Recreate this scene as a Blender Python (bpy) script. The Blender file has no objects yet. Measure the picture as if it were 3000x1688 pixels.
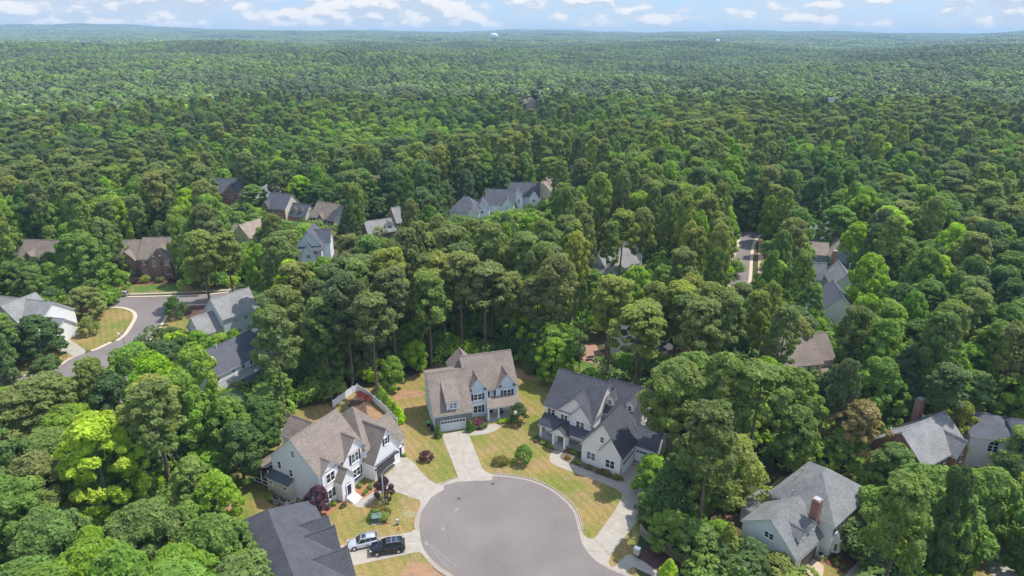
import bpy, bmesh, math, random
import numpy as np
from mathutils import Vector, Matrix
random.seed(7); rng=np.random.default_rng(7)
S=bpy.context.scene; C=S.collection
R=math.radians
# ------------------------------------------------------------------ camera
F=1970.; HC=73.; PITCH=math.atan(748/F); ROLL=R(0.15)
cam=bpy.data.cameras.new('camera'); co=bpy.data.objects.new('camera',cam); C.objects.link(co)
cam.sensor_width=36; cam.lens=36*F/3000; cam.clip_end=60000; cam.clip_start=.5
co.matrix_world=Matrix.Translation((0,0,HC))@Matrix.Rotation(math.pi/2-PITCH,4,'X')@Matrix.Rotation(ROLL,4,'Z')
S.camera=co
# ------------------------------------------------------------------ sky, sun, exposure
SUN_EL,SUN_AZ=62.,22.          # azimuth counted from +x towards +y
w=bpy.data.worlds.new('World'); S.world=w; w.use_nodes=True
def build_world():
    nt=w.node_tree; N=nt.nodes; L=nt.links; N.clear()
    out=N.new('ShaderNodeOutputWorld'); bg=N.new('ShaderNodeBackground'); L.new(bg.outputs[0],out.inputs[0])
    sky=N.new('ShaderNodeTexSky'); sky.sky_type='NISHITA'; sky.sun_disc=False
    sky.sun_elevation=R(SUN_EL); sky.sun_rotation=R(90-SUN_AZ); sky.air_density=1.0; sky.dust_density=.6; sky.ozone_density=2.
    tc=N.new('ShaderNodeTexCoord'); sep=N.new('ShaderNodeSeparateXYZ'); L.new(tc.outputs['Generated'],sep.inputs[0])
    def m(op,a,b=None,c=None):
        n=N.new('ShaderNodeMath'); n.operation=op
        for i,v in enumerate((a,b,c)):
            if v is None: continue
            if isinstance(v,(int,float)): n.inputs[i].default_value=v
            else: L.new(v,n.inputs[i])
        return n.outputs[0]
    x,y,z=sep.outputs
    az=m('ARCTAN2',x,y)                    # radians about the view axis
    el=m('MAXIMUM',z,0.0)
    def ramp(v,a,b):
        n=N.new('ShaderNodeMapRange'); n.interpolation_type='SMOOTHSTEP'; L.new(v,n.inputs[0]); n.inputs[1].default_value=a; n.inputs[2].default_value=b; return n.outputs[0]
    def field(dx,dy):      # heaped cumulus: broad cells, puffs, then fine edges
        cmb=N.new('ShaderNodeCombineXYZ'); L.new(m('ADD',m('MULTIPLY',az,21.),dx),cmb.inputs[0]); L.new(m('ADD',m('MULTIPLY',el,44.),dy),cmb.inputs[1])
        def tex(s,d,r=.5):
            n=N.new('ShaderNodeTexNoise'); n.inputs['Scale'].default_value=s; n.inputs['Detail'].default_value=d; n.inputs['Roughness'].default_value=r; L.new(cmb.outputs[0],n.inputs['Vector']); return n.outputs[0]
        vo=N.new('ShaderNodeTexVoronoi'); vo.feature='F1'; vo.inputs['Scale'].default_value=1.35; L.new(cmb.outputs[0],vo.inputs['Vector'])
        puff=m('SUBTRACT',.62,vo.outputs['Distance'])
        return m('ADD',m('ADD',m('MULTIPLY',tex(.42,2),1.15),m('MULTIPLY',puff,.30)),m('MULTIPLY',tex(2.2,5,.6),.42))
    bias=m('ADD',m('MULTIPLY',az,-.13),m('MULTIPLY',el,-1.0))
    dens=m('ADD',field(0,0),bias); dens2=m('ADD',field(.12,.34),bias)
    fac=ramp(dens,.72,.84)
    shade=ramp(m('SUBTRACT',dens,dens2),-.05,.09)
    low=ramp(el,.050,.0)                   # milky band over the horizon
    def mix(f,a,b):
        n=N.new('ShaderNodeMix'); n.data_type='RGBA'
        if isinstance(f,(int,float)): n.inputs[0].default_value=f
        else: L.new(f,n.inputs[0])
        for s,v in ((6,a),(7,b)):
            if isinstance(v,tuple): n.inputs[s].default_value=v+(1,)
            else: L.new(v,n.inputs[s])
        return n.outputs[2]
    K=.495/.15
    blue=mix(.85,sky.outputs[0],(.31*K,.57*K,.96*K))
    # away from the horizon the plain physical sky takes over
    blue=mix(ramp(el,.12,.5),blue,sky.outputs[0])
    ccol=mix(shade,(.60*K,.70*K,.84*K),(1.0*K,.98*K,.98*K))
    f2=m('MULTIPLY',fac,ramp(el,.0,.012))
    cl=mix(m('MULTIPLY',low,.55),blue,(.62*K,.73*K,.87*K))
    cl=mix(m('MULTIPLY',ramp(dens,.54,.76),.68),cl,(.66*K,.76*K,.88*K))
    cl=mix(m('MULTIPLY',f2,.92),cl,ccol)
    cl=mix(m('MULTIPLY',ramp(el,.2,.45),.8),cl,sky.outputs[0])
    cl=mix(m('MULTIPLY',ramp(el,.12,.4),.30),cl,(1.05*K,1.03*K,1.0*K))   # even white mixed into the unseen upper sky to lift and warm the fill
    L.new(cl,bg.inputs[0]); bg.inputs[1].default_value=.15
build_world(); w.cycles.sampling_method='MANUAL'; w.cycles.sample_map_resolution=512
sl=bpy.data.lights.new('sun','SUN'); sl.energy=2.5; sl.angle=R(.53); sl.color=(1,.955,.87)
so=bpy.data.objects.new('sun',sl); C.objects.link(so)
sd=Vector((math.cos(R(SUN_AZ))*math.cos(R(SUN_EL)),math.sin(R(SUN_AZ))*math.cos(R(SUN_EL)),math.sin(R(SUN_EL))))
so.rotation_euler=sd.to_track_quat('Z','Y').to_euler(); so.location=(60,40,140)
S.view_settings.view_transform='Standard'; S.view_settings.look='None'; S.view_settings.gamma=1; S.view_settings.exposure=1.02
cy=S.cycles; cy.max_bounces=5; cy.diffuse_bounces=4; cy.glossy_bounces=2; cy.transmission_bounces=3; cy.transparent_max_bounces=4; cy.volume_bounces=0
cy.use_adaptive_sampling=True; cy.adaptive_threshold=.02; cy.caustics_reflective=False; cy.caustics_refractive=False
# ------------------------------------------------------------------ survey: a point measured in the photo -> where it stands on the land
CR={'A':(600,1100,3.623),'B':(1150,1000,3.622),'C':(1500,1000,3.22),'E':(600,1350,3.22),'F':(1400,1350,3.22),'D':(2100,1300,3.734),
'R':(2100,1150,2.693),'L':(0,900,3.22),'T':(0,500,2.862),'M':(800,500,2.862),'N':(1500,500,2.862),'O':(2200,500,2.8975),'V':(0,0,.8583),'S':(0,0,1.),
'G':(950,1480,6.967),'K':(900,900,3.68),'H':(2100,1000,3.622),'J':(1600,850,3.623),'P':(0,1200,2.969)}
_c,_s=math.cos(ROLL),math.sin(ROLL); FW=np.array([0,math.cos(PITCH),-math.sin(PITCH)]); UP=np.array([0,math.sin(PITCH),math.cos(PITCH)])
def at(c,x,y,z=0.):
    a,b,s=CR[c]; dx,dy=a+x/s-1500,b+y/s-844
    dx,dy=dx*_c+dy*_s,-dx*_s+dy*_c
    d=FW*F+np.array([1,0,0])*dx-UP*dy; t=(HC-z)/-d[2]
    return (d[0]*t,d[1]*t)
def proj(x,y,z):
    d=np.stack([np.asarray(x,float),np.asarray(y,float),np.asarray(z,float)-HC],-1)
    wv=d@FW; wv=np.where(wv<1,1,wv); a=d[...,0]/wv*F; b=-(d@UP)/wv*F
    return 1500+a*_c-b*_s,844+a*_s+b*_c
# ------------------------------------------------------------------ material helpers
MATS={}
def newmat(name):
    m=bpy.data.materials.new(name); m.use_nodes=True; nt=m.node_tree
    b=nt.nodes['Principled BSDF']; return m,nt,b
def mat(name,col,rough=.8,spec=.3,metal=0,var=.0,scale=2.,col2=None,detail=6,bump=0,mottle=None):
    if name in MATS: return MATS[name]
    m,nt,b=newmat(name); N=nt.nodes; L=nt.links
    b.inputs['Roughness'].default_value=rough; b.inputs['Specular IOR Level'].default_value=spec; b.inputs['Metallic'].default_value=metal
    if var or col2:
        tc=N.new('ShaderNodeTexCoord'); nz=N.new('ShaderNodeTexNoise'); nz.inputs['Scale'].default_value=scale; nz.inputs['Detail'].default_value=detail; nz.inputs['Roughness'].default_value=.6
        L.new(tc.outputs['Object'],nz.inputs['Vector'])
        mr=N.new('ShaderNodeMapRange'); mr.inputs[1].default_value=.3; mr.inputs[2].default_value=.7; L.new(nz.outputs[0],mr.inputs[0])
        mx=N.new('ShaderNodeMix'); mx.data_type='RGBA'; L.new(mr.outputs[0],mx.inputs[0])
        c1=tuple(c*(1-var) for c in col) if not col2 else col; c2=tuple(min(1,c*(1+var)) for c in col) if not col2 else col2
        mx.inputs[6].default_value=c1+(1,); mx.inputs[7].default_value=c2+(1,)
        o=mx.outputs[2]
        if mottle:
            n2=N.new('ShaderNodeTexNoise'); n2.inputs['Scale'].default_value=mottle[0]; n2.inputs['Detail'].default_value=4; L.new(tc.outputs['Object'],n2.inputs['Vector'])
            mr2=N.new('ShaderNodeMapRange'); mr2.inputs[1].default_value=.35; mr2.inputs[2].default_value=.65; mr2.inputs[3].default_value=1-mottle[1]; mr2.inputs[4].default_value=1+mottle[1]; L.new(n2.outputs[0],mr2.inputs[0])
            vm=N.new('ShaderNodeVectorMath'); vm.operation='SCALE'; L.new(o,vm.inputs[0]); L.new(mr2.outputs[0],vm.inputs['Scale']); o=vm.outputs[0]
        L.new(o,b.inputs['Base Color'])
        if bump:
            bp=N.new('ShaderNodeBump'); bp.inputs['Strength'].default_value=bump; bp.inputs['Distance'].default_value=.05; L.new(nz.outputs[0],bp.inputs['Height']); L.new(bp.outputs[0],b.inputs['Normal'])
    else: b.inputs['Base Color'].default_value=col+(1,)
    MATS[name]=m; return m
def shingle(name,col,dk=.75):
    if name in MATS: return MATS[name]
    m,nt,b=newmat(name); N=nt.nodes; L=nt.links
    tc=N.new('ShaderNodeTexCoord')
    def noise(s,d=3):
        n=N.new('ShaderNodeTexNoise'); n.inputs['Scale'].default_value=s; n.inputs['Detail'].default_value=d; L.new(tc.outputs['Object'],n.inputs['Vector']); return n.outputs[0]
    sep=N.new('ShaderNodeSeparateXYZ'); L.new(tc.outputs['Object'],sep.inputs[0])
    wv=N.new('ShaderNodeMath'); wv.operation='SINE'; mu=N.new('ShaderNodeMath'); mu.operation='MULTIPLY'; mu.inputs[1].default_value=34.; L.new(sep.outputs[2],mu.inputs[0]); L.new(mu.outputs[0],wv.inputs[0])
    def rng_(o,a,b,c,d):
        n=N.new('ShaderNodeMapRange'); n.inputs[1].default_value=a; n.inputs[2].default_value=b; n.inputs[3].default_value=c; n.inputs[4].default_value=d; L.new(o,n.inputs[0]); return n.outputs[0]
    def mul(a,b_):
        n=N.new('ShaderNodeMath'); n.operation='MULTIPLY'; L.new(a,n.inputs[0]); L.new(b_,n.inputs[1]); return n.outputs[0]
    k=mul(mul(rng_(noise(5,5),.3,.7,.68,1.32),rng_(noise(.5,4),.3,.7,.86,1.14)),rng_(wv.outputs[0],-1,1,.94,1.05))
    sc=N.new('ShaderNodeVectorMath'); sc.operation='SCALE'; sc.inputs[0].default_value=col; L.new(k,sc.inputs['Scale']); L.new(sc.outputs[0],b.inputs['Base Color'])
    b.inputs['Roughness'].default_value=.88; b.inputs['Specular IOR Level'].default_value=.25
    MATS[name]=m; return m
def siding(name,col,var=.06,brick=None):
    if name in MATS: return MATS[name]
    m,nt,b=newmat(name); N=nt.nodes; L=nt.links
    tc=N.new('ShaderNodeTexCoord'); sep=N.new('ShaderNodeSeparateXYZ'); L.new(tc.outputs['Object'],sep.inputs[0])
    if brick:
        ad=N.new('ShaderNodeMath'); L.new(sep.outputs[0],ad.inputs[0]); L.new(sep.outputs[1],ad.inputs[1])
        cb=N.new('ShaderNodeCombineXYZ'); L.new(ad.outputs[0],cb.inputs[0]); L.new(sep.outputs[2],cb.inputs[1])
        br=N.new('ShaderNodeTexBrick'); L.new(cb.outputs[0],br.inputs['Vector']); br.inputs['Scale'].default_value=brick[3] if len(brick)>3 else 3.2
        br.inputs['Color1'].default_value=brick[0]+(1,); br.inputs['Color2'].default_value=brick[1]+(1,); br.inputs['Mortar'].default_value=brick[2]+(1,); br.inputs['Mortar Size'].default_value=.02
        L.new(br.outputs[0],b.inputs['Base Color'])
    else:
        fr=N.new('ShaderNodeMath'); fr.operation='MULTIPLY'; fr.inputs[1].default_value=5.; L.new(sep.outputs[2],fr.inputs[0])
        f2=N.new('ShaderNodeMath'); f2.operation='FRACT'; L.new(fr.outputs[0],f2.inputs[0])
        mr=N.new('ShaderNodeMapRange'); mr.inputs[1].default_value=.0; mr.inputs[2].default_value=.18; mr.inputs[3].default_value=1-var*1.6; mr.inputs[4].default_value=1; L.new(f2.outputs[0],mr.inputs[0])
        nz=N.new('ShaderNodeTexNoise'); nz.inputs['Scale'].default_value=.8; L.new(tc.outputs['Object'],nz.inputs['Vector'])
        m2=N.new('ShaderNodeMapRange'); m2.inputs[3].default_value=1-var; m2.inputs[4].default_value=1+var*.5; L.new(nz.outputs[0],m2.inputs[0])
        mu=N.new('ShaderNodeMath'); mu.operation='MULTIPLY'; L.new(mr.outputs[0],mu.inputs[0]); L.new(m2.outputs[0],mu.inputs[1])
        sc=N.new('ShaderNodeVectorMath'); sc.operation='SCALE'; sc.inputs[0].default_value=col; L.new(mu.outputs[0],sc.inputs['Scale']); L.new(sc.outputs[0],b.inputs['Base Color'])
    b.inputs['Roughness'].default_value=.7; b.inputs['Specular IOR Level'].default_value=.25
    MATS[name]=m; return m
M=dict(
 white=siding('white_siding',(.88,.86,.85)), offwhite=siding('painted_brick',(.82,.78,.73)), blue=siding('blue_siding',(.60,.68,.74)),
 palegrey=siding('pale_grey_siding',(.76,.78,.83)), sage=siding('sage_siding',(.56,.60,.60)), cream=siding('cream_siding',(.72,.65,.54)), tan=siding('tan_siding',(.50,.40,.29)), slateblue=siding('slate_siding',(.34,.43,.49)),paleblue=siding('pale_blue_siding',(.74,.82,.88)),
 brick=siding('red_brick',None,brick=((.36,.155,.115),(.27,.11,.085),(.42,.34,.28))), stone=siding('ledge_stone',None,brick=((.16,.165,.18),(.28,.28,.29),(.10,.10,.11),2.2)),
 trim=mat('white_trim',(.88,.87,.86),.5), taupe=shingle('taupe_shingle',(.225,.185,.155)), charcoal=shingle('charcoal_shingle',(.082,.084,.097)), grey=shingle('grey_shingle',(.20,.205,.205)),
 slate=shingle('slate_shingle',(.10,.105,.125)), beige=shingle('beige_shingle',(.30,.245,.20)), lightgrey=shingle('light_grey_shingle',(.255,.25,.25)), darkmetal=mat('standing_seam_metal',(.075,.078,.095),.35,.5,.5),
 glass=mat('window_glass',(.03,.045,.055),.06,.9), skyglass=mat('skylight_glass',(.55,.62,.66),.1,.8), shutter=mat('dark_shutter',(.035,.028,.06),.5), door=mat('wood_door',(.10,.045,.028),.45), darkdoor=mat('dark_blue_door',(.02,.025,.06),.4),
 garage=mat('garage_panel',(.62,.65,.68),.5), garagebrown=mat('brown_garage_panel',(.135,.115,.11),.6), concrete=mat('concrete_slab',(.37,.335,.285),.9,.2,var=.13,scale=.7,mottle=(5,.09)),
 garageshade=mat('garage_shade',(.12,.10,.09),.9), pvc=mat('white_vinyl',(.78,.79,.80),.4), metal=mat('galvanised_metal',(.42,.44,.46),.4,.5,.6), black=mat('black_plastic',(.02,.02,.022),.5), tyre=mat('tyre_rubber',(.02,.02,.02),.85),
 rim=mat('alloy_rim',(.55,.55,.57),.25,.5,.8), silver=mat('silver_paint',(.60,.64,.70),.25,.6,.55), darkpaint=mat('black_paint',(.012,.012,.02),.12,.8,.2), carglass=mat('tinted_glass',(.02,.03,.035),.05,.9), lamp=mat('lamp_lens',(.75,.77,.8),.1,.8), tail=mat('tail_lens',(.35,.02,.02),.15,.7),
 green=mat('green_cabinet',(.07,.14,.12),.6), limegreen=mat('lime_plastic',(.05,.50,.16),.5), yellow=mat('hydrant_yellow',(.75,.50,.08),.5), orange=mat('orange_band',(.7,.22,.05),.5), paleblueplastic=mat('pale_blue_pedestal',(.45,.55,.62),.5),
 wood=mat('weathered_wood',(.33,.28,.22),.9,var=.25,scale=4), redwood=mat('red_brown_wood',(.20,.08,.055),.8), flag=mat('flag_cloth',(.65,.12,.18),.8), flagw=mat('flag_white',(.8,.78,.78),.8), flagb=mat('flag_blue',(.03,.05,.25),.8), tank=mat('tank_paint',(.62,.72,.78),.5), cover=mat('blue_pool_cover',(.12,.45,.55),.5,var=.3,scale=1.2), iron=mat('cast_iron',(.10,.075,.075),.7), rug=mat('bronze_pipe',(.10,.08,.07),.5),
)
# ------------------------------------------------------------------ mesh helpers
def glass_variety():
    m=M['glass']; nt=m.node_tree; N=nt.nodes; L=nt.links; oi=N.new('ShaderNodeObjectInfo'); mr=N.new('ShaderNodeMapRange'); mr.inputs[1].default_value=.45; mr.inputs[2].default_value=1.; L.new(oi.outputs['Random'],mr.inputs[0])
    mx=N.new('ShaderNodeMix'); mx.data_type='RGBA'; L.new(mr.outputs[0],mx.inputs[0]); mx.inputs[6].default_value=(.02,.03,.035,1); mx.inputs[7].default_value=(.26,.28,.28,1); L.new(mx.outputs[2],nt.nodes['Principled BSDF'].inputs['Base Color'])   # some panes have blinds down
glass_variety()
class MB:
    def __init__(s): s.v=[]; s.f=[]
    def add(s,v,f):
        n=len(s.v); s.v+= [tuple(p) for p in v]; s.f+=[tuple(i+n for i in q) for q in f]; return s
    def box(s,x0,x1,y0,y1,z0,z1):
        return s.add([(x0,y0,z0),(x1,y0,z0),(x1,y1,z0),(x0,y1,z0),(x0,y0,z1),(x1,y0,z1),(x1,y1,z1),(x0,y1,z1)],[(3,2,1,0),(4,5,6,7),(0,1,5,4),(1,2,6,5),(2,3,7,6),(3,0,4,7)])
    def slab(s,pts,th,up=0.):
        n=len(pts); return s.add([(p[0],p[1],p[2]+up) for p in pts]+[(p[0],p[1],p[2]+up-th) for p in pts],[tuple(range(n)),tuple(range(2*n-1,n-1,-1))]+[(i,i+n,(i+1)%n+n,(i+1)%n) for i in range(n)])
    def prism(s,prof,a0,a1,ax='u'):       # profile (b,z) swept along a
        g=(lambda a,b,z:(a,b,z)) if ax=='u' else (lambda a,b,z:(b,a,z))
        n=len(prof); return s.add([g(a0,b,z) for b,z in prof]+[g(a1,b,z) for b,z in prof],[tuple(range(n)),tuple(range(2*n-1,n-1,-1))]+[(i,i+n,(i+1)%n+n,(i+1)%n) for i in range(n)])
    def tube(s,p0,p1,r0,r1,n=8,caps=True):
        p0,p1=Vector(p0),Vector(p1); q=(p1-p0).to_track_quat('Z','Y').to_matrix()
        v=[p0+q@Vector((r0*math.cos(6.2832*i/n),r0*math.sin(6.2832*i/n),0)) for i in range(n)]+[p1+q@Vector((r1*math.cos(6.2832*i/n),r1*math.sin(6.2832*i/n),0)) for i in range(n)]
        f=[(i,(i+1)%n,(i+1)%n+n,i+n) for i in range(n)]
        if caps: f+=[tuple(range(n-1,-1,-1)),tuple(range(n,2*n))]
        return s.add(v,f)
    def lathe(s,prof,cx=0,cy=0,n=16):
        k=len(prof); v=[(cx+r*math.cos(6.2832*j/n),cy+r*math.sin(6.2832*j/n),z) for r,z in prof for j in range(n)]
        f=[(i*n+j,i*n+(j+1)%n,(i+1)*n+(j+1)%n,(i+1)*n+j) for i in range(k-1) for j in range(n)]
        f+=[tuple(range(n-1,-1,-1)),tuple(range((k-1)*n,k*n))]; return s.add(v,f)
    def mesh(s,name,m,smooth=False):
        me=bpy.data.meshes.new(name); me.from_pydata(s.v,[],s.f); me.materials.append(m)
        if smooth: me.polygons.foreach_set('use_smooth',[True]*len(me.polygons))
        bm=bmesh.new(); bm.from_mesh(me); bmesh.ops.recalc_face_normals(bm,faces=bm.faces); bm.to_mesh(me); bm.free(); return me
    def build(s,name,m,parent=None,smooth=False):
        return link(name,s.mesh(name,m,smooth),parent)
def link(name,me,parent=None,loc=(0,0,0),rz=0,sc=None):
    o=bpy.data.objects.new(name,me); C.objects.link(o); o.location=loc; o.rotation_euler=(0,0,rz)
    if sc is not None: o.scale=sc
    if parent is not None: o.parent=parent
    return o
def tag(o,label,cat,group=None,kind=None):
    if label: o['label']=label
    if cat: o['category']=cat
    if group: o['group']=group
    if kind: o['kind']=kind
    return o
def thing(name,label,cat,loc,rz=0,group=None): return tag(link(name,None,None,(loc[0],loc[1],loc[2] if len(loc)>2 else 0),rz),label,cat,group)
def copy_thing(o,loc,rz,label,sc=None):
    r=o.copy(); C.objects.link(r); r.location=loc; r.rotation_euler=(0,0,rz); r['label']=label
    if sc is not None: r.scale=sc
    for ch in o.children:
        c=ch.copy(); C.objects.link(c); c.parent=r
        for g in ch.children:
            d=g.copy(); C.objects.link(d); d.parent=c
    return r
def smooth_poly(pts,k=4,closed=True):
    P=np.array(pts); n=len(P); out=[]
    for i in range(n if closed else n-1):
        g=lambda j:P[j%n] if closed else P[min(max(j,0),n-1)]
        p0,p1,p2,p3=g(i-1),g(i),g(i+1),g(i+2)
        for t in np.arange(k)/k: out.append(.5*((2*p1)+(-p0+p2)*t+(2*p0-5*p1+4*p2-p3)*t*t+(-p0+3*p1-3*p2+p3)*t**3))
    if not closed: out.append(P[-1])
    return out
def sheet(name,c,pts,z,m,k=0,kind='structure'):
    g=[at(c,*p) for p in pts] if c else pts
    if k: g=smooth_poly(g,k)
    me=bpy.data.meshes.new(name); me.from_pydata([(p[0],p[1],z) for p in g],[],[tuple(range(len(g)))]); me.materials.append(m)
    bm=bmesh.new(); bm.from_mesh(me); bmesh.ops.triangulate(bm,faces=bm.faces); bmesh.ops.recalc_face_normals(bm,faces=bm.faces)
    for f in bm.faces:
        if f.normal.z<0: f.normal_flip()
    bm.to_mesh(me); bm.free()
    o=link(name,me); o['kind']=kind; return o
# ------------------------------------------------------------------ land
def land_z(x,y):
    x=np.asarray(x,float); y=np.asarray(y,float); d=np.hypot(x,y)
    r=np.clip((d-380)/1200,0,1); r=r*r*(3-2*r)
    roll=11*np.sin(x/310+.6)*np.sin(y/420+1.1)+7*np.sin(x/170-y/230+2)+4*np.sin(x/95+y/120)
    far=np.clip((d-900)/5200,0,1)
    ridge=9*np.sin(y/610+x/1500)+6*np.sin(y/330-x/820+1.3)
    z=r*(8+roll)+far*(20+ridge)
    # the near ground falls away a little beyond the houses
    # far ridge line, higher to the left with one low hill
    f2=np.clip((d-5200)/2200,0,1); f2=f2*f2*(3-2*f2)
    th=np.arctan2(x,y)
    z=z+f2*(14+10*np.clip(-th-.15,0,1)*2+3.5*np.sin(th*23)+2*np.sin(th*57+1))
    f3=np.clip((d-7600)/900,0,1); f3=f3*f3*(3-2*f3)
    z=z+f3*(30*np.clip((-th-.18)/.35,0,1)+30*np.exp(-((th+.50)/.05)**2)+9*np.exp(-((th+.36)/.06)**2)+7+4*np.sin(th*17+2)+2.5*np.sin(th*41))
    return z
# ------------------------------------------------------------------ ground materials
def ground_mat():
    m,nt,b=newmat('forest_floor'); N=nt.nodes; L=nt.links
    g=N.new('ShaderNodeNewGeometry')
    def noise(s,d=5):
        n=N.new('ShaderNodeTexNoise'); n.inputs['Scale'].default_value=s; n.inputs['Detail'].default_value=d; L.new(g.outputs['Position'],n.inputs['Vector']); return n.outputs[0]
    r=N.new('ShaderNodeValToRGB'); L.new(noise(.09),r.inputs[0]); e=r.color_ramp.elements
    e[0].position=.38; e[0].color=(.045,.070,.025,1); e[1].position=.62; e[1].color=(.17,.10,.06,1); x=e.new(.5); x.color=(.085,.080,.035,1)
    L.new(r.outputs[0],b.inputs['Base Color']); b.inputs['Roughness'].default_value=.95; b.inputs['Specular IOR Level'].default_value=.1
    return m
def lawn_mat(name,gold,green,brown,gs=.12,bias=.0):
    m,nt,b=newmat(name); N=nt.nodes; L=nt.links; g=N.new('ShaderNodeNewGeometry')
    def noise(s,d=5,st=None):
        n=N.new('ShaderNodeTexNoise'); n.inputs['Scale'].default_value=s; n.inputs['Detail'].default_value=d; n.inputs['Roughness'].default_value=.62
        if st:
            mp=N.new('ShaderNodeMapping'); mp.inputs['Scale'].default_value=st; mp.inputs['Rotation'].default_value=(0,0,.6); L.new(g.outputs['Position'],mp.inputs[0]); L.new(mp.outputs[0],n.inputs['Vector'])
        else: L.new(g.outputs['Position'],n.inputs['Vector'])
        return n.outputs[0]
    def mr(o,a,b_,c=0.,d=1.):
        n=N.new('ShaderNodeMapRange'); n.inputs[1].default_value=a; n.inputs[2].default_value=b_; n.inputs[3].default_value=c; n.inputs[4].default_value=d; L.new(o,n.inputs[0]); return n.outputs[0]
    def mix(f,a,c):
        n=N.new('ShaderNodeMix'); n.data_type='RGBA'; L.new(f,n.inputs[0])
        for s,v in ((6,a),(7,c)):
            if isinstance(v,tuple): n.inputs[s].default_value=v+(1,)
            else: L.new(v,n.inputs[s])
        return n.outputs[2]
    c=mix(mr(noise(gs,7),.43-bias,.60-bias),gold,green)
    c=mix(mr(noise(.21,5),.52,.70),c,brown)
    c=mix(mr(noise(.9,4,(1,.25,1)),.45,.8,0,.35),c,green)
    sp=N.new('ShaderNodeSeparateXYZ'); L.new(g.outputs['Position'],sp.inputs[0])
    def mth(op,a,b):
        n=N.new('ShaderNodeMath'); n.operation=op
        for i,v in enumerate((a,b)):
            if isinstance(v,(int,float)): n.inputs[i].default_value=v
            elif v is not None: L.new(v,n.inputs[i])
        return n.outputs[0]
    st=mth('SINE',mth('ADD',mth('ADD',mth('MULTIPLY',sp.outputs[0],3.6),mth('MULTIPLY',sp.outputs[1],2.2)),mth('MULTIPLY',noise(.3,2),5.)),None)
    k=mth('MULTIPLY',mr(noise(2.6,8),.3,.7,.68,1.32),mr(st,-1,1,.93,1.07))
    sc=N.new('ShaderNodeVectorMath'); sc.operation='SCALE'; L.new(c,sc.inputs[0]); L.new(k,sc.inputs['Scale']); L.new(sc.outputs[0],b.inputs['Base Color'])
    b.inputs['Roughness'].default_value=.95; b.inputs['Specular IOR Level'].default_value=.08
    return m
def asphalt_mat():
    m,nt,b=newmat('asphalt'); N=nt.nodes; L=nt.links; g=N.new('ShaderNodeNewGeometry')
    def noise(s,d=5):
        n=N.new('ShaderNodeTexNoise'); n.inputs['Scale'].default_value=s; n.inputs['Detail'].default_value=d; L.new(g.outputs['Position'],n.inputs['Vector']); return n.outputs[0]
    def mr(o,c,d):
        n=N.new('ShaderNodeMapRange'); n.inputs[1].default_value=.3; n.inputs[2].default_value=.7; n.inputs[3].default_value=c; n.inputs[4].default_value=d; L.new(o,n.inputs[0]); return n.outputs[0]
    mu=N.new('ShaderNodeMath'); mu.operation='MULTIPLY'; L.new(mr(noise(.11,4),.88,1.12),mu.inputs[0]); L.new(mr(noise(7),.90,1.10),mu.inputs[1])
    wp=N.new('ShaderNodeTexNoise'); wp.inputs['Scale'].default_value=.5; L.new(g.outputs['Position'],wp.inputs['Vector']); wa=N.new('ShaderNodeVectorMath'); wa.operation='ADD'; L.new(g.outputs['Position'],wa.inputs[0]); L.new(wp.outputs[1],wa.inputs[1])
    vo=N.new('ShaderNodeTexVoronoi'); vo.feature='DISTANCE_TO_EDGE'; vo.inputs['Scale'].default_value=.16; L.new(wa.outputs[0],vo.inputs['Vector'])
    cr=N.new('ShaderNodeMapRange'); cr.inputs[1].default_value=.002; cr.inputs[2].default_value=.010; cr.inputs[3].default_value=.86; cr.inputs[4].default_value=1.; L.new(vo.outputs['Distance'],cr.inputs[0])
    m3=N.new('ShaderNodeMath'); m3.operation='MULTIPLY'; L.new(mu.outputs[0],m3.inputs[0]); L.new(cr.outputs[0],m3.inputs[1]); mu=m3
    sc=N.new('ShaderNodeVectorMath'); sc.operation='SCALE'; sc.inputs[0].default_value=(.200,.177,.166); L.new(mu.outputs[0],sc.inputs['Scale']); L.new(sc.outputs[0],b.inputs['Base Color'])
    b.inputs['Roughness'].default_value=.9; b.inputs['Specular IOR Level'].default_value=.15; return m
ASP=asphalt_mat(); LAWN=lawn_mat('dry_lawn',(.285,.205,.080),(.165,.185,.040),(.31,.205,.115)); LAWNG=lawn_mat('green_lawn',(.24,.22,.07),(.09,.16,.03),(.2,.15,.07),bias=.1)
DIRT=mat('orange_dirt',(.32,.195,.115),.95,.1,var=.22,scale=.8,mottle=(5,.12)); MULCH=mat('mulch',(.14,.065,.045),.95,.1,var=.35,scale=5); PINESTRAW=mat('pine_straw',(.33,.16,.08),.95,.1,var=.25,scale=3); CONC=M['concrete']
def build_ground():
    rad=np.concatenate([np.linspace(8,400,60),np.geomspace(420,9800,110)]); ang=np.linspace(-math.pi*.40,math.pi*.40,150)
    A,Rr=np.meshgrid(ang,rad); X=Rr*np.sin(A); Y=Rr*np.cos(A)-40; Z=land_z(X,Y)
    v=np.stack([X,Y,Z],-1).reshape(-1,3); n=len(ang); f=[(i*n+j,i*n+j+1,(i+1)*n+j+1,(i+1)*n+j) for i in range(len(rad)-1) for j in range(n-1)]
    me=bpy.data.meshes.new('ground'); me.from_pydata(v.tolist(),[],f); me.materials.append(ground_mat())
    me.polygons.foreach_set('use_smooth',[True]*len(me.polygons)); me.update()
    o=link('ground',me); o['kind']='structure'
build_ground()
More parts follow.
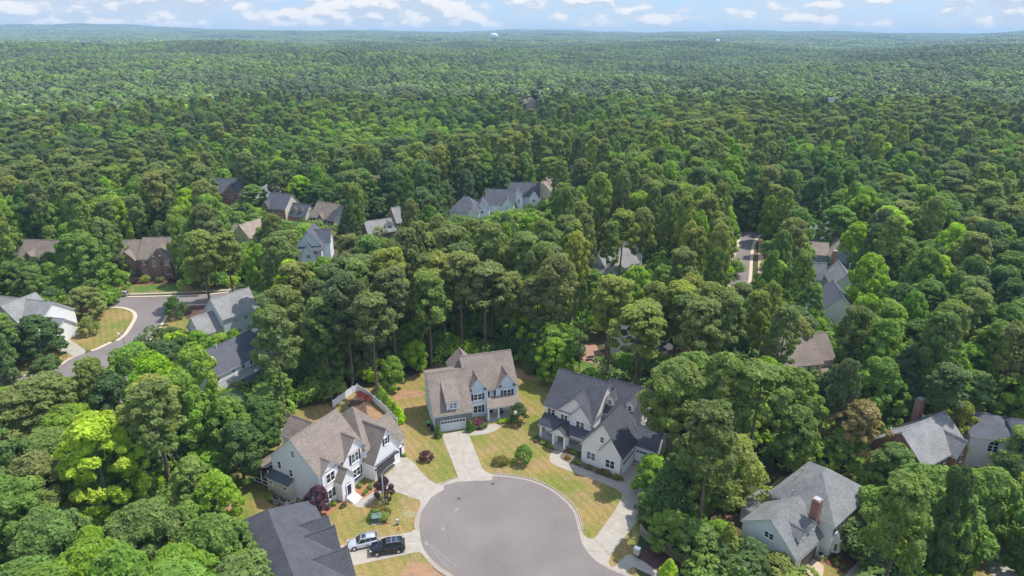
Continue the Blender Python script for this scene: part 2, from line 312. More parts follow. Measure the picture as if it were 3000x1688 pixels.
# yards
YARD=[(565,1310),(558,1195),(590,1165),(640,1150),(700,1090),(740,1030),(840,1010),(870,985),(900,970),(985,985),(1000,960),(1060,935),(1130,900),(1300,925),(1350,945),(1410,955),(1640,1080),(1700,1100),(1720,1180),(1640,1300),(1610,1340),(1590,1420),(1640,1500),(900,1500),(620,1400)]
sheet('lawn','V',YARD,.012,LAWN)
sheet('lawn','V',[(1850,1400),(1890,1270),(1960,1200),(2240,1180),(2500,1180),(2640,1250),(2640,1500),(1700,1500),(1780,1440)],.012,LAWN)
sheet('lawn','L',[(-60,660),(-60,330),(120,390),(300,420),(520,420),(640,430),(700,470),(560,570),(400,640),(200,655)],.012,LAWN)
sheet('lawn','L',[(560,130),(800,60),(1050,10),(1200,15),(1270,60),(1260,110),(1150,250),(1050,325),(900,400),(800,400),(640,300),(560,230)],.012,LAWN,2)
sheet('lawn','T',[(1030,1015),(1030,965),(1480,950),(1560,1010),(1300,1022)],.016,LAWNG)
sheet('lawn','T',[(400,960),(560,900),(700,940),(1040,940),(1500,930),(1960,960),(2000,990),(1500,1030),(1030,1040)],.012,LAWN)
sheet('lawn','T',[(1430,1190),(1550,1130),(1700,1130),(1930,1110),(1700,1300),(1420,1420),(1290,1440),(1400,1220)],.012,LAWN)
sheet('lawn','J',[(300,880),(300,760),(340,600),(560,760),(560,900)],.016,LAWNG)
sheet('lawn','J',[(925,930),(930,800),(1010,800),(1005,930)],.016,LAWN)
sheet('bare_dirt','A',[(190,1100),(330,1010),(480,1010),(260,1090),(230,1200),(270,1330),(330,1400),(350,1470),(180,1470)],.020,DIRT,3)
sheet('bare_dirt','K',[(880,960),(1010,900),(1250,900),(1250,960),(1100,985),(1010,1000),(890,1010)],.020,DIRT,3)
sheet('bare_dirt','K',[(2240,700),(2290,670),(2400,700),(2480,780),(2560,790),(2560,830),(2460,800),(2350,770),(2240,770)],.020,DIRT,3)
sheet('bare_dirt','K',[(430,1070),(540,925),(640,1000),(840,1170),(700,1180),(480,1085)],.018,mat('brown_earth',(.12,.075,.055),.95,.1,var=.25,scale=1.5))
sheet('bare_dirt','K',[(640,1060),(700,1080),(830,1170),(760,1230),(690,1210),(640,1130)],.020,DIRT)
sheet('bare_dirt','E',[(1870,1040),(1920,980),(2050,960),(2200,1000),(2330,1088),(1850,1110)],.020,DIRT,3)
sheet('bare_dirt','N',[(1560,940),(1620,915),(1760,950),(1800,970),(1700,990)],.02,DIRT,3)
sheet('bare_dirt','J',[(1310,140),(1420,60),(1510,100),(1440,190),(1370,200)],.02,DIRT,3)
sheet('bare_dirt','T',[(2310,960),(2320,930),(2560,920),(2600,960),(2560,1000)],.02,DIRT,3)
sheet('bare_dirt','M',[(580,615),(740,600),(760,640),(600,650)],.02,DIRT)
sheet('mulch','T',[(1540,1180),(1620,1130),(1860,1120),(1830,1160),(1720,1200),(1560,1250)],.02,mat('dark_mulch',(.12,.07,.055),.95,.1,var=.3,scale=2))
sheet('mulch','T',[(1010,930),(1050,910),(1480,910),(1480,950),(1060,960)],.022,MULCH)
# beds at the white house on the left
sheet('mulch','A',[(1590,1205),(1660,1145),(1790,1175),(1835,1200),(1700,1305),(1630,1315)],.022,PINESTRAW,2)
sheet('mulch','A',[(1130,1470),(1200,1400),(1330,1350),(1490,1340),(1540,1370),(1400,1410),(1340,1470),(1300,1520),(1130,1540)],.022,PINESTRAW,2)
sheet('mulch','A',[(640,1280),(700,1260),(930,1300),(990,1340),(940,1400),(760,1390),(690,1360)],.022,MULCH)
sheet('mulch','A',[(900,1380),(990,1350),(1130,1420),(1100,1449),(900,1449)],.022,MULCH)
sheet('mulch','B',[(835,830),(1000,820),(1020,880),(1005,910),(960,950),(850,960),(790,960),(800,930)],.022,mat('grey_mulch',(.17,.13,.11),.95,.1,var=.3,scale=4))
sheet('mulch','B',[(1120,860),(1300,830),(1380,810),(1410,850),(1370,880),(1290,880),(1200,880),(1130,890)],.022,PINESTRAW,2)
sheet('mulch','C',[(200,960),(215,900),(255,870),(270,940),(400,1000),(395,1030),(300,990)],.022,MATS['grey_mulch'],2)
sheet('mulch','C',[(455,1100),(460,1060),(500,1030),(660,1080),(820,1190),(1010,1280),(1060,1310),(1050,1335),(950,1310),(820,1260),(650,1190),(500,1130)],.022,MATS['grey_mulch'],2)
sheet('mulch','E',[(1580,575),(1660,560),(1740,590),(1690,605),(1600,600)],.022,MULCH,2)
sheet('mulch','F',[(1530,920),(1560,830),(1650,800),(1760,850),(1950,960),(2150,1100),(1800,1100),(1700,1040)],.022,mat('dark_bark',(.09,.05,.045),.95,.1,var=.3,scale=4),2)
sheet('mulch','D',[(1045,1240),(1120,1190),(1210,1240),(1380,1150),(1600,1235),(1410,1430),(1300,1380),(1220,1330)],.022,MULCH)
sheet('mulch','D',[(280,1150),(430,1200),(640,1300),(720,1340),(700,1370),(520,1330),(300,1200),(200,1130),(240,1100)],.022,MATS['dark_bark'])
# streets
def V(*p): return [at('V',*q) for q in p]
edgeL=[at('E',x,y) for x,y in [(2576,163),(2400,183),(2290,222),(2170,295),(2090,390),(2040,500),(2020,640),(2033,740),(2065,830),(2130,920),(2230,1010),(2350,1088),(2470,1170)]]
edgeR=[at('F',x,y) for x,y in [(60,152),(200,150),(400,175),(560,220),(720,305),(840,410),(900,490),(925,560),(950,660),(985,780),(1040,870),(1120,950),(1250,1030),(1390,1088),(1560,1170)]]
edge=smooth_poly(edgeL[::-1]+edgeR,3,False)
sheet('street',None,edge+[at('V',1680,1600),at('V',1300,1700)],.014,ASP)
sheet('street','T',[(905,1075),(960,1058),(1250,1058),(1500,1050),(1700,1045),(1900,1025),(2080,985),(2300,950),(2700,905),(2700,1000),(2300,1050),(1900,1105),(1700,1120),(1560,1125),(1440,1155),(1395,1205),(1350,1285),(1290,1370),(1250,1431),(1130,1431),(1000,1431),(1060,1380),(1120,1290),(1152,1225),(1125,1180),(1050,1150),(950,1145),(910,1110)],.014,ASP)
sheet('street','L',[(1545,65),(1430,260),(1340,340),(1180,520),(1040,640),(900,740),(400,800),(0,830),(-60,830),(-60,650),(200,650),(380,640),(520,600),(570,560),(640,505),(700,475),(810,435),(920,402),(1060,335),(1160,255),(1270,115),(1295,60)],.018,ASP)
sheet('street','N',[(1885,513),(1905,520),(1885,600),(1855,700),(1835,800),(1810,925),(1780,1100),(1990,1100),(2000,975),(2015,870),(2020,750),(2032,650),(2052,590),(2085,550),(2140,535),(2130,525),(2000,513)],.014,ASP)
sheet('driveway','M',[(600,650),(760,635),(790,660),(700,700),(640,690)],.014,ASP)
def strip(name,pts,off0,off1,z0,z1,m,sgn=1):     # ribbon along a line, offset sideways, as a real step
    P=np.array(pts); T=np.gradient(P,axis=0); Nn=np.stack([-T[:,1],T[:,0]],1); Nn/=np.linalg.norm(Nn,axis=1)[:,None]; Nn*=sgn
    a=P+Nn*off0; b=P+Nn*off1; mb=MB(); n=len(P)
    v=[(p[0],p[1],z1) for p in a]+[(p[0],p[1],z1) for p in b]+[(p[0],p[1],z0) for p in a]+[(p[0],p[1],z0) for p in b]
    f=[]
    for i in range(n-1): f+=[(i,i+1,n+i+1,n+i),(2*n+i,2*n+i+1,i+1,i),(n+i,n+i+1,3*n+i+1,3*n+i)]
    f+=[(0,n,3*n,2*n),(n-1,3*n-1,4*n-1,2*n-1)]
    mb.add(v,f); o=mb.build(name,m); o['kind']='structure'; return o
CURB=mat('kerb_concrete',(.33,.29,.245),.9,.2,var=.1,scale=1.5)
strip('kerb',edge,0,.62,0,.034,CURB,1)
def seg(a,b): return edge[a:b]
ne=len(edge); kz=.15
i0=min(range(ne),key=lambda i:math.dist(edge[i],at('F',130,150)))
i1=min(range(ne),key=lambda i:math.dist(edge[i],at('F',965,690)))
strip('kerb',edge[i0:i1],.62,.80,0,kz,CURB)
j0=min(range(ne),key=lambda i:math.dist(edge[i],at('E',2036,500))); j1=min(range(ne),key=lambda i:math.dist(edge[i],at('E',2022,610)))
strip('kerb',edge[min(j0,j1)-1:max(j0,j1)+1],.62,.8,0,kz,CURB)
k0=min(range(ne),key=lambda i:math.dist(edge[i],at('E',2400,183))); k1=min(range(ne),key=lambda i:math.dist(edge[i],at('E',2250,245)))
strip('kerb',edge[min(k0,k1):max(k0,k1)+1],.62,.8,0,kz,CURB)
l0=min(range(ne),key=lambda i:math.dist(edge[i],at('E',2160,950)))
strip('kerb',edge[0:l0],.62,.8,0,kz,CURB)
LIGHTC=mat('light_kerb',(.56,.46,.36),.9,.2,var=.08,scale=2)
def kline(c,pts,wd,s=1,k=3): strip('kerb',smooth_poly([at(c,*p) for p in pts],k,False),0,wd,0,.13,LIGHTC,s)
kline('T',[(2300,945),(2080,978),(1900,1018),(1700,1040),(1500,1045),(1250,1053),(1060,1055)],.8)
kline('T',[(910,1140),(960,1143),(1050,1150),(1125,1178),(1152,1222),(1120,1290),(1060,1380),(990,1431)],.9,-1)
kline('T',[(2300,1052),(1900,1107),(1700,1122),(1560,1127),(1440,1157),(1395,1207),(1350,1287),(1290,1372),(1250,1431)],.7,1)
kline('L',[(1060,336),(920,403),(860,420)],.9,-1); kline('L',[(700,478),(640,508),(570,563),(520,602),(380,642),(200,652),(-60,652)],.6,-1)
kline('N',[(1905,520),(1885,600),(1855,700),(1835,800),(1810,925),(1795,1000)],1.0,1); kline('N',[(2120,540),(2085,552),(2052,592),(2032,652),(2020,750),(2015,870),(2000,975)],1.0,-1)
sheet('sidewalk','N',[(2070,600),(2110,600),(2090,700),(2110,720),(2100,900),(2060,900),(2065,720)],.02,mat('sandy_walk',(.50,.38,.27),.9,var=.2,scale=.5))
sheet('sidewalk','N',[(1880,560),(1892,600),(1872,660),(1800,640),(1820,600)],.02,LAWNG)
sheet('sidewalk','T',[(1040,1030),(1550,1018),(1930,990),(2020,1000),(1900,1008),(1550,1028),(1040,1042)],.02,CONC)
# driveways and walks
def joints(name,lines,z):
    mb=MB()
    for c,p,q in lines:
        a=np.array(at(c,*p)); b=np.array(at(c,*q)); d=b-a; n=np.array([-d[1],d[0]])/np.hypot(*d)*.03
        mb.add([(a[0]+n[0],a[1]+n[1],z),(b[0]+n[0],b[1]+n[1],z),(b[0]-n[0],b[1]-n[1],z),(a[0]-n[0],a[1]-n[1],z)],[(0,1,2,3)])
    o=mb.build(name,mat('joint',(.23,.19,.15),.9)); o['kind']='structure'
sheet('driveway','B',[(520,990),(780,945),(800,1000),(815,1005),(880,1170),(945,1330),(975,1375),(1020,1395),(1060,1420),(1060,1475),(720,1475),(690,1430),(640,1300)],.040,CONC)
sheet('driveway','S',[at0 for at0 in [(1343,1398),(1410,1393),(1440,1392),(1440,1408),(1340,1412),(1290,1426),(1283,1417),(1330,1403)]],.036,CONC)
sheet('path','B',[(785,958),(860,955),(960,948),(1005,925),(1018,890),(1125,880),(1140,905),(1110,940),(1000,983),(820,1003)],.036,CONC,2)
sheet('driveway','A',[(1825,1133),(2000,990),(2045,900),(2090,862),(2150,875),(2230,935),(2290,1020),(2370,1105),(2470,1158),(2536,1170),(2536,1215),(2400,1300),(2340,1390),(2300,1445),(2270,1440),(2290,1360),(2285,1330),(2180,1290),(2060,1250),(1960,1225),(1880,1180)],.040,CONC)
sheet('path','A',[(1845,1200),(1785,1240),(1700,1300),(1640,1335),(1560,1362),(1590,1388),(1640,1403),(1700,1392),(1790,1325),(1850,1265),(1880,1225)],.036,CONC,2)
sheet('driveway','F',[(1350,150),(1440,25),(1600,-20),(1680,60),(1650,250),(1540,540),(1480,600),(1380,730),(1262,878),(1232,960),(1250,1010),(1300,1000),(1360,1060),(1120,955),(1040,875),(985,785),(955,680),(1000,700),(1040,735),(1100,737),(1200,600),(1300,460),(1350,365),(1367,300),(1335,240),(1290,225)],.040,CONC)
sheet('path','C',[(400,1030),(365,1065),(352,1110),(385,1160),(520,1215),(700,1280),(860,1340),(980,1395),(1060,1445),(1085,1340),(1000,1322),(820,1262),(650,1195),(520,1145),(462,1112),(458,1070),(490,1050)],.036,CONC,2)
sheet('driveway','E',[(1250,812),(1340,787),(1640,727),(1860,692),(1950,672),(1985,650),(2025,640),(2035,740),(2060,830),(2125,920),(2090,925),(2055,880),(2025,866),(1960,868),(1880,890),(1355,1000),(1400,1100),(1325,1100),(1260,900)],.040,CONC)
sheet('sidewalk','F',[(1290,1000),(1395,895),(1440,885),(1560,950),(1760,1090),(1900,1200),(1700,1180),(1640,1085),(1460,1000),(1415,1030),(1405,1075)],.036,CONC)
sheet('driveway','D',[(860,1420),(1035,1245),(1170,1335),(1160,1460),(1100,1700),(700,1700)],.040,mat('sandy_concrete',(.50,.39,.29),.9,var=.1,scale=.8))
sheet('path','D',[(1590,1235),(1645,1180),(1690,1240),(1500,1450),(1400,1600),(1330,1560),(1415,1430)],.036,CONC)
sheet('street','R',[(2110,1310),(2150,1290),(2240,1350),(2424,1430),(2600,1520),(2500,1600),(2250,1600)],.030,CONC)
sheet('driveway','L',[(570,415),(640,300),(640,295),(810,410),(800,440),(700,475),(640,430)],.036,CONC)
sheet('path','L',[(625,290),(640,265),(745,215),(760,235),(690,260),(650,295)],.04,CONC)
sheet('path','L',[(0,655),(170,650),(180,690),(90,780),(0,820),(-60,820),(-60,655)],.036,CONC)
sheet('patio','J',[(330,670),(360,610),(400,585),(520,570),(560,640),(700,730),(690,760),(520,785),(380,740)],.034,mat('brick_paver',(.34,.20,.15),.9,var=.2,scale=2),2)
joints('driveway_joint',[('B',(600,1200),(880,1180)),('B',(640,1315),(940,1272)),('B',(660,1375),(955,1340)),('B',(700,970),(760,1290)),('B',(810,1370),(830,1440)),('A',(1960,1010),(2200,1180)),('A',(2080,1260),(2330,1060)),('A',(1900,1090),(2290,1330)),('A',(2200,1290),(2420,1130)),('A',(2040,920),(2290,1040)),
 ('F',(1150,860),(1040,860)),('F',(1190,850),(1250,890)),('F',(1200,610),(1400,700)),('F',(1300,500),(1460,560)),('F',(1345,400),(1540,480)),('F',(1110,740),(1150,800)),('F',(1150,800),(1250,890)),('E',(1860,695),(1885,885)),('E',(1640,730),(1660,935)),('E',(1885,770),(2035,760))],.046)
STAIN=mat('pale_scuff',(.25,.24,.235),.9,.1,var=.12,scale=3)
for pts in ([(2065,765),(2090,750),(2120,775),(2110,800),(2080,800)],[(2105,775),(2112,771),(2240,884),(2380,1000),(2376,1004),(2232,890)],[(2120,800),(2124,798),(2240,950),(2320,1030),(2316,1034),(2234,955)],[(2230,640),(2260,628),(2265,650),(2240,665)],[(2350,470),(2385,440),(2390,460),(2360,490)]): sheet('pavement_scuff','E',pts,.019,STAIN)
kj=MB()
for i in range(3,ne-3,3):
    a=np.array(edge[i]); t_=np.array(edge[i+1])-np.array(edge[i-1]); t_/=np.hypot(*t_); n_=np.array([-t_[1],t_[0]]); b=a+n_*.61; e=t_*.02
    kj.add([(a[0]-e[0],a[1]-e[1],.038),(a[0]+e[0],a[1]+e[1],.038),(b[0]+e[0],b[1]+e[1],.038),(b[0]-e[0],b[1]-e[1],.038)],[(0,1,2,3)])
kj.build('kerb_joint',MATS['joint'])['kind']='structure'
# street ironwork
def manhole(c,x,y,r,lab):
    g=at(c,x,y); mb=MB(); mb.lathe([(r,0),(r,.022),(r*.86,.024),(r*.86,.018),(0.01,.018)],n=24); o=mb.build('manhole_cover',M['iron']); o.location=(g[0],g[1],.012); tag(o,lab,'manhole cover',group='manhole covers in the turning circle')
manhole('F',140,218,.36,'rusty round manhole cover near the top edge of the asphalt turning circle')
manhole('E',2395,358,.33,'round manhole cover in the asphalt near the left driveway mouth')
o=MB().lathe([(1.0,0),(1.0,.03),(.9,.035),(0.01,.035)],n=28).build('lawn_manhole',mat('pale_lid',(.27,.24,.12),.9,var=.15,scale=2)); g=at('G',1735,190); o.location=(g[0],g[1],.012); tag(o,'large pale round utility lid set in the lawn beside the kerb','utility lid')
# ------------------------------------------------------------------ houses
FOOT=[]      # footprints for the tree planter: (ox,oy,bearing,u0,u1,v0,v1)
WCACHE={}
def win_mesh(w,h,nx,ny,arch):
    k=(w,h,nx,ny,arch)
    if k in WCACHE: return WCACHE[k]
    fr=MB(); t=.09; d=.07
    fr.box(-w/2,w/2,-d,0,-h/2,-h/2+t); fr.box(-w/2-.04,w/2+.04,-d-.05,0,-h/2-.07,-h/2)
    fr.box(-w/2,w/2,-d,0,h/2-t,h/2)
    fr.box(-w/2,-w/2+t,-d,0,-h/2+t,h/2-t); fr.box(w/2-t,w/2,-d,0,-h/2+t,h/2-t)
    for i in range(1,nx):
        x=-w/2+w*i/nx; q=.07 if nx==2 else .035
        fr.box(x-q,x+q,-d+.005,0,-h/2+t,h/2-t)
    for j in range(1,ny):
        z=-h/2+h*j/ny
        for i in range(nx):
            a=-w/2+w*i/nx+(.075 if nx==2 or i==0 else .04); b=-w/2+w*(i+1)/nx-(.075 if nx==2 or i==nx-1 else .04); fr.box(a+.012,b-.012,-d+.02,0,z-.022,z+.022)
    if arch:
        n=10; o=[(w/2*math.cos(math.pi*i/n),h/2+w/2*math.sin(math.pi*i/n)) for i in range(n+1)]; s=(w/2-t)/(w/2)
        for i in range(n):
            (x0,z0),(x1,z1)=o[i],o[i+1]; X0,Z0,X1,Z1=x0*s,h/2+(z0-h/2)*s,x1*s,h/2+(z1-h/2)*s
            fr.add([(x0,-d,z0),(x1,-d,z1),(X1,-d,Z1),(X0,-d,Z0),(x0,0,z0),(x1,0,z1),(X1,0,Z1),(X0,0,Z0)],[(0,1,2,3),(7,6,5,4),(0,4,5,1),(3,2,6,7)])
        fr.box(-.03,.03,-d+.01,0,h/2,h/2+w/2-t)
    gl=MB().box(-w/2+t*.5,w/2-t*.5,-.035,.0,-h/2+t*.5,h/2-t*.5)
    if arch: gl.prism([(w/2*.9*math.cos(math.pi*i/10),h/2-t*.4+w/2*.9*math.sin(math.pi*i/10)) for i in range(11)],-.035,0,'v')
    WCACHE[k]=(fr.mesh('window',M['trim']),gl.mesh('pane',M['glass'])); return WCACHE[k]
SH={}
FACE={'F':(0,0),'R':(90,1),'B':(180,2),'L':(-90,3)}
class House:
    def __init__(s,name,label,org,brg,wall,roof,cat='house',group=None,z=0):
        s.o=org; s.b=R(brg); s.root=thing(name,label,cat,(org[0],org[1],z),s.b,group)
        s.wall=wall; s.roof=roof; s.W={}; s.Rf={}; s.T=MB(); s.ext=[1e9,-1e9,1e9,-1e9]
    def wm(s,k=None): k=k or s.wall; return s.W.setdefault(k,MB())
    def rm(s,k=None): k=k or s.roof; return s.Rf.setdefault(k,MB())
    def grow(s,u0,u1,v0,v1): e=s.ext; s.ext=[min(e[0],u0),max(e[1],u1),min(e[2],v0),max(e[3],v1)]
    def plane(s,pts,roof=None,th=.09,fascia=True):
        s.rm(roof).slab(pts,th,.16)
        if fascia:
            c=[sum(p[i] for p in pts)/len(pts) for i in (0,1)]
            q=[]
            for p in pts:
                d=math.hypot(p[0]-c[0],p[1]-c[1]) or 1; k=1-.03/d; q.append((c[0]+(p[0]-c[0])*k,c[1]+(p[1]-c[1])*k,p[2]))
            s.T.slab(q,.15,.069)
    def gab(s,ax,a0,a1,b0,b1,ea,eb,rb,zr,z0=0,oh=.35,wall=None,roof=None,oa=None,ob=None,walls=True):
        oa=oh if oa is None else oa; ob=oh if ob is None else ob
        g=(lambda a,b,z:(a,b,z)) if ax=='u' else (lambda a,b,z:(b,a,z))
        if walls: s.wm(wall).prism([(b0,z0),(b0,ea-.02),(rb,zr-.02),(b1,eb-.02),(b1,z0)],a0,a1,ax)
        k0=(zr-ea)/(rb-b0); k1=(zr-eb)/(b1-rb)
        s.plane([g(a0-oa,b0-oh,ea-oh*k0),g(a1+ob,b0-oh,ea-oh*k0),g(a1+ob,rb,zr),g(a0-oa,rb,zr)],roof)
        s.plane([g(a0-oa,rb,zr),g(a1+ob,rb,zr),g(a1+ob,b1+oh,eb-oh*k1),g(a0-oa,b1+oh,eb-oh*k1)],roof)
        s.rm(roof).add([g(a0-oa,rb-.16,zr+.10),g(a1+ob,rb-.16,zr+.10),g(a1+ob,rb+.16,zr+.10),g(a0-oa,rb+.16,zr+.10),g(a0-oa,rb,zr+.25),g(a1+ob,rb,zr+.25)],[(0,1,5,4),(2,3,4,5),(0,4,3),(1,2,5),(0,3,2,1)])
        if ax=='u': s.grow(a0,a1,b0,b1)
        else: s.grow(b0,b1,a0,a1)
    def hip(s,u0,u1,v0,v1,ze,zr,iu0,iu1,z0=0,oh=.4,wall=None,roof=None):
        s.wm(wall).box(u0,u1,v0,v1,z0,ze); vm=(v0+v1)/2
        a,b,c,d=u0-oh,u1+oh,v0-oh,v1+oh; A=(u0+iu0,vm,zr); B=(u1-iu1,vm,zr)
        s.rm(roof).add([(a,c,ze),(b,c,ze),(b,d,ze),(a,d,ze),A,B,(a,c,ze-.06),(b,c,ze-.06),(b,d,ze-.06),(a,d,ze-.06)],[(0,1,5,4),(1,2,5),(2,3,4,5),(3,0,4),(0,6,7,1),(1,7,8,2),(2,8,9,3),(3,9,6,0),(6,9,8,7)])
        s.T.box(a+.03,b-.03,c+.03,d-.03,ze-.26,ze-.062); s.grow(u0,u1,v0,v1)
    def hipv(s,u0,u1,v0,v1,ze,zr,i0,i1,z0=0,oh=.4,wall=None,roof=None):
        s.wm(wall).box(u0,u1,v0,v1,z0,ze); um=(u0+u1)/2
        a,b,c,d=u0-oh,u1+oh,v0-oh,v1+oh; A=(um,v0+i0,zr); B=(um,v1-i1,zr)
        s.rm(roof).add([(a,c,ze),(b,c,ze),(b,d,ze),(a,d,ze),A,B],[(0,1,4),(1,2,5,4),(2,3,5),(3,0,4,5),(3,2,1,0)])
        s.T.box(a+.03,b-.03,c+.03,d-.03,ze-.26,ze-.004); s.grow(u0,u1,v0,v1)
    def place(s,nm,me,face,a,b,z):
        rz,_=FACE[face]; x,y={'F':(a,b),'B':(a,b),'L':(b,a),'R':(b,a)}[face]
        return link(nm,me,s.root,(x,y,z),R(rz))
    def win(s,face,a,b,z,w=1.0,h=1.5,nx=1,ny=2,sh=0,arch=False,frame='window'):
        f,g=win_mesh(w,h,nx,ny,arch); o=s.place(frame,f,face,a,b,z); link('pane',g,o)
        if sh:
            if h not in SH:
                m=MB(); m.box(-.2,.2,-.05,0,-h/2,h/2)
                SH[h]=m.mesh('shutter',M['shutter'])
            sg={'F':1,'B':-1,'L':-1,'R':1}[face]
            for q in (-1,1):
                if sh==2 and q<0 or sh==3 and q>0: continue
                s.place('shutter',SH[h],face,a+sg*q*(w/2+.23),b,z)
        return o
    def door(s,face,a,b,z,w=1.0,h=2.1,m='door',name='door'):
        mb=MB().box(-w/2,w/2,-.06,0,0,h)
        for i in (0,1): mb.box(-w*.3,w*.3,-.085,-.05,.2+i*h*.45,h*.45+i*h*.45-.05)
        o=s.place(name,mb.mesh(name,M[m]),face,a,b,z)
        tr=MB(); tr.box(-w/2-.12,-w/2,-.09,0,0,h+.12); tr.box(w/2,w/2+.12,-.09,0,0,h+.12); tr.box(-w/2,w/2,-.09,0,h,h+.12); tr.build('door_frame',M['trim'],o)
        MB().box(w*.36,w*.42,-.16,-.06,1.0,1.08).build('handle',M['black'],o); return o
    def gdoor(s,face,a,b,z,w,h,m='garage',rows=4,cols=8,top=True):
        mb=MB().box(-w/2,w/2,-.05,0,0,h)
        for i in range(cols):
            for j in range(rows-1 if top else rows):
                mb.box(-w/2+w*i/cols+.06,-w/2+w*(i+1)/cols-.06,-.075,-.045,h*j/rows+.06,h*(j+1)/rows-.06)
        o=s.place('garage_door',mb.mesh('garage_door',M[m]),face,a,b,z)
        if top:
            t=MB()
            for i in range(cols): t.box(-w/2+w*i/cols+.05,-w/2+w*(i+1)/cols-.05,-.07,-.048,h*(rows-1)/rows+.08,h-.08)
            t.build('pane',M['glass'],o)
        tr=MB(); tr.box(-w/2-.16,-w/2,-.1,0,0,h+.16); tr.box(w/2,w/2+.16,-.1,0,0,h+.16); tr.box(-w/2,w/2,-.1,0,h,h+.16); tr.build('door_frame',M['trim'],o); return o
    def chimney(s,u0,u1,v0,v1,z0,z1,m='brick'):
        o=MB().box(u0,u1,v0,v1,z0,z1).box(u0-.06,u1+.06,v0-.06,v1+.06,z1,z1+.12).build('chimney',M[m],s.root)
        MB().box(u0+.1,u1-.1,v0+.1,v1-.1,z1+.121,z1+.3).build('chimney_cap',M['metal'],o); return o
    def pipe(s,u,v,z,h=.9,white=0):
        mb=MB().tube((u,v,z-.3),(u,v,z+h),.07,.07); mb.tube((u,v,z+h),(u,v,z+h+.22),.16,.12); mb.build('roof_vent',M['pvc' if white else 'metal'],s.root)
    def dormer(s,c,w,v,zb,ze,zr,vb,wall=None,roof=None,win=(.6,1.0),wx=1):
        s.gab('v',v,vb,c-w/2,c+w/2,ze,ze,c,zr,z0=zb,oh=.18,wall=wall,roof=roof,oa=.18,ob=0)
        if win: s.win('F',c,v,(zb+ze)/2+.06,win[0],win[1],wx,2)
    def done(s,foot=True):
        for k,mb in s.W.items(): mb.build('wall',M[k],s.root)
        for k,mb in s.Rf.items(): mb.build('roof',M[k],s.root)
        if s.T.v: s.T.build('fascia',M['trim'],s.root)
        if foot: FOOT.append((s.o[0],s.o[1],s.b,*s.ext))
        return s.root
# --- blue house with the stone garage, centre
h=House('blue_house','pale blue two-storey house with taupe roof and stone-faced garage above the turning circle',at('B',458,975),16.5,'blue','taupe')
h.gab('u',0,7.2,0.02,11,4.0,8.0,6.4,9.75,oh=.35)
h.wm('stone').box(-.04,.98,-.12,.05,0,3.95); h.wm('stone').box(6.05,7.28,-.12,.05,0,3.95); h.wm('stone').box(.98,6.05,-.12,.05,2.55,3.95)
h.gdoor('F',3.5,-.0,0,4.9,2.4,'garage',4,8)
h.gab('u',7.3,17.5,3.6,14.3,6.2,6.2,8.95,11.3,oh=.35)
h.gab('v',3.25,8.6,7.28,11.3,6.2,6.2,9.3,9.0,z0=3.0,oh=.3,ob=0); h.gab('v',3.25,8.6,13.2,17.52,6.2,6.2,15.4,9.1,z0=3.0,oh=.3,ob=0)
h.T.box(7.25,11.33,3.18,3.5,2.85,3.1); h.T.box(13.17,17.55,3.18,3.5,2.85,3.1)
h.gab('v',9.2,15.2,5.6,10.9,7.3,7.3,8.3,10.1,oh=.35)
for x in (7.28,11.24): h.T.box(x-.06,x+.1,3.2,3.3,3.1,6.1)
for x in (13.2,17.42): h.T.box(x-.06,x+.12,3.2,3.3,3.1,6.1)
for c in (9.3,15.4):
    h.win('F',c,3.25,4.75,1.75,1.45,2,2,1)
    MB().box(c-.12,c+.12,3.2,3.28,7.3,8.1).build('gable_vent',M['trim'],h.root)
    for q in (-1,1): MB().prism([(c+q*1.85,6.25),(c+q*1.2,6.25),(c+q*1.25,6.75)],3.1,3.24,'v').build('bracket',M['shutter'],h.root)
h.win('F',12.25,3.6,5.1,.75,1.25,1,2,1); h.win('F',9.3,3.6,1.75,1.75,1.7,2,2,2); h.win('F',15.4,3.6,1.9,1.75,1.3,2,2,1)
h.wm('slateblue').box(11.32,13.18,3.55,3.62,4.4,6.15)
h.door('F',12.0,3.55,.42,1.05,2.15)
h.plane([(10.6,.65,3.12),(17.7,.65,3.12),(17.7,3.55,4.25),(11.3,3.55,4.25)])
f=MB().box(10.7,17.45,1.0,3.6,0,.4).build('porch_floor',mat('porch_slab',(.36,.35,.34),.8),h.root); MB().box(10.75,12.9,.62,1.0,0,.2).build('step',M['concrete'],h.root)
for x in (10.95,13.05,17.2): MB().box(x-.14,x+.14,1.05,1.33,.4,3.1).box(x-.19,x+.19,1.0,1.38,.4,.6).build('column',M['trim'],h.root)
h.T.box(10.8,17.4,1.05,1.33,2.95,3.12)
h.wm().box(2.5,4.9,.42,3.2,4.3,6.15); h.plane([(2.15,.1,6.2),(5.25,.1,6.2),(5.25,4.9,8.42),(2.15,4.9,8.42)]); h.win('F',3.7,.42,5.3,1.55,1.35,2,2)
h.T.box(2.46,2.62,.38,.5,4.4,6.1); h.T.box(4.78,4.94,.38,.5,4.4,6.1)
for v,z in ((7.2,6.6),(5.4,1.9),(3.2,2.0)): h.win('L',v,0,z,.7,1.3)
h.pipe(11.5,10.5,9.9,.25); h.done()
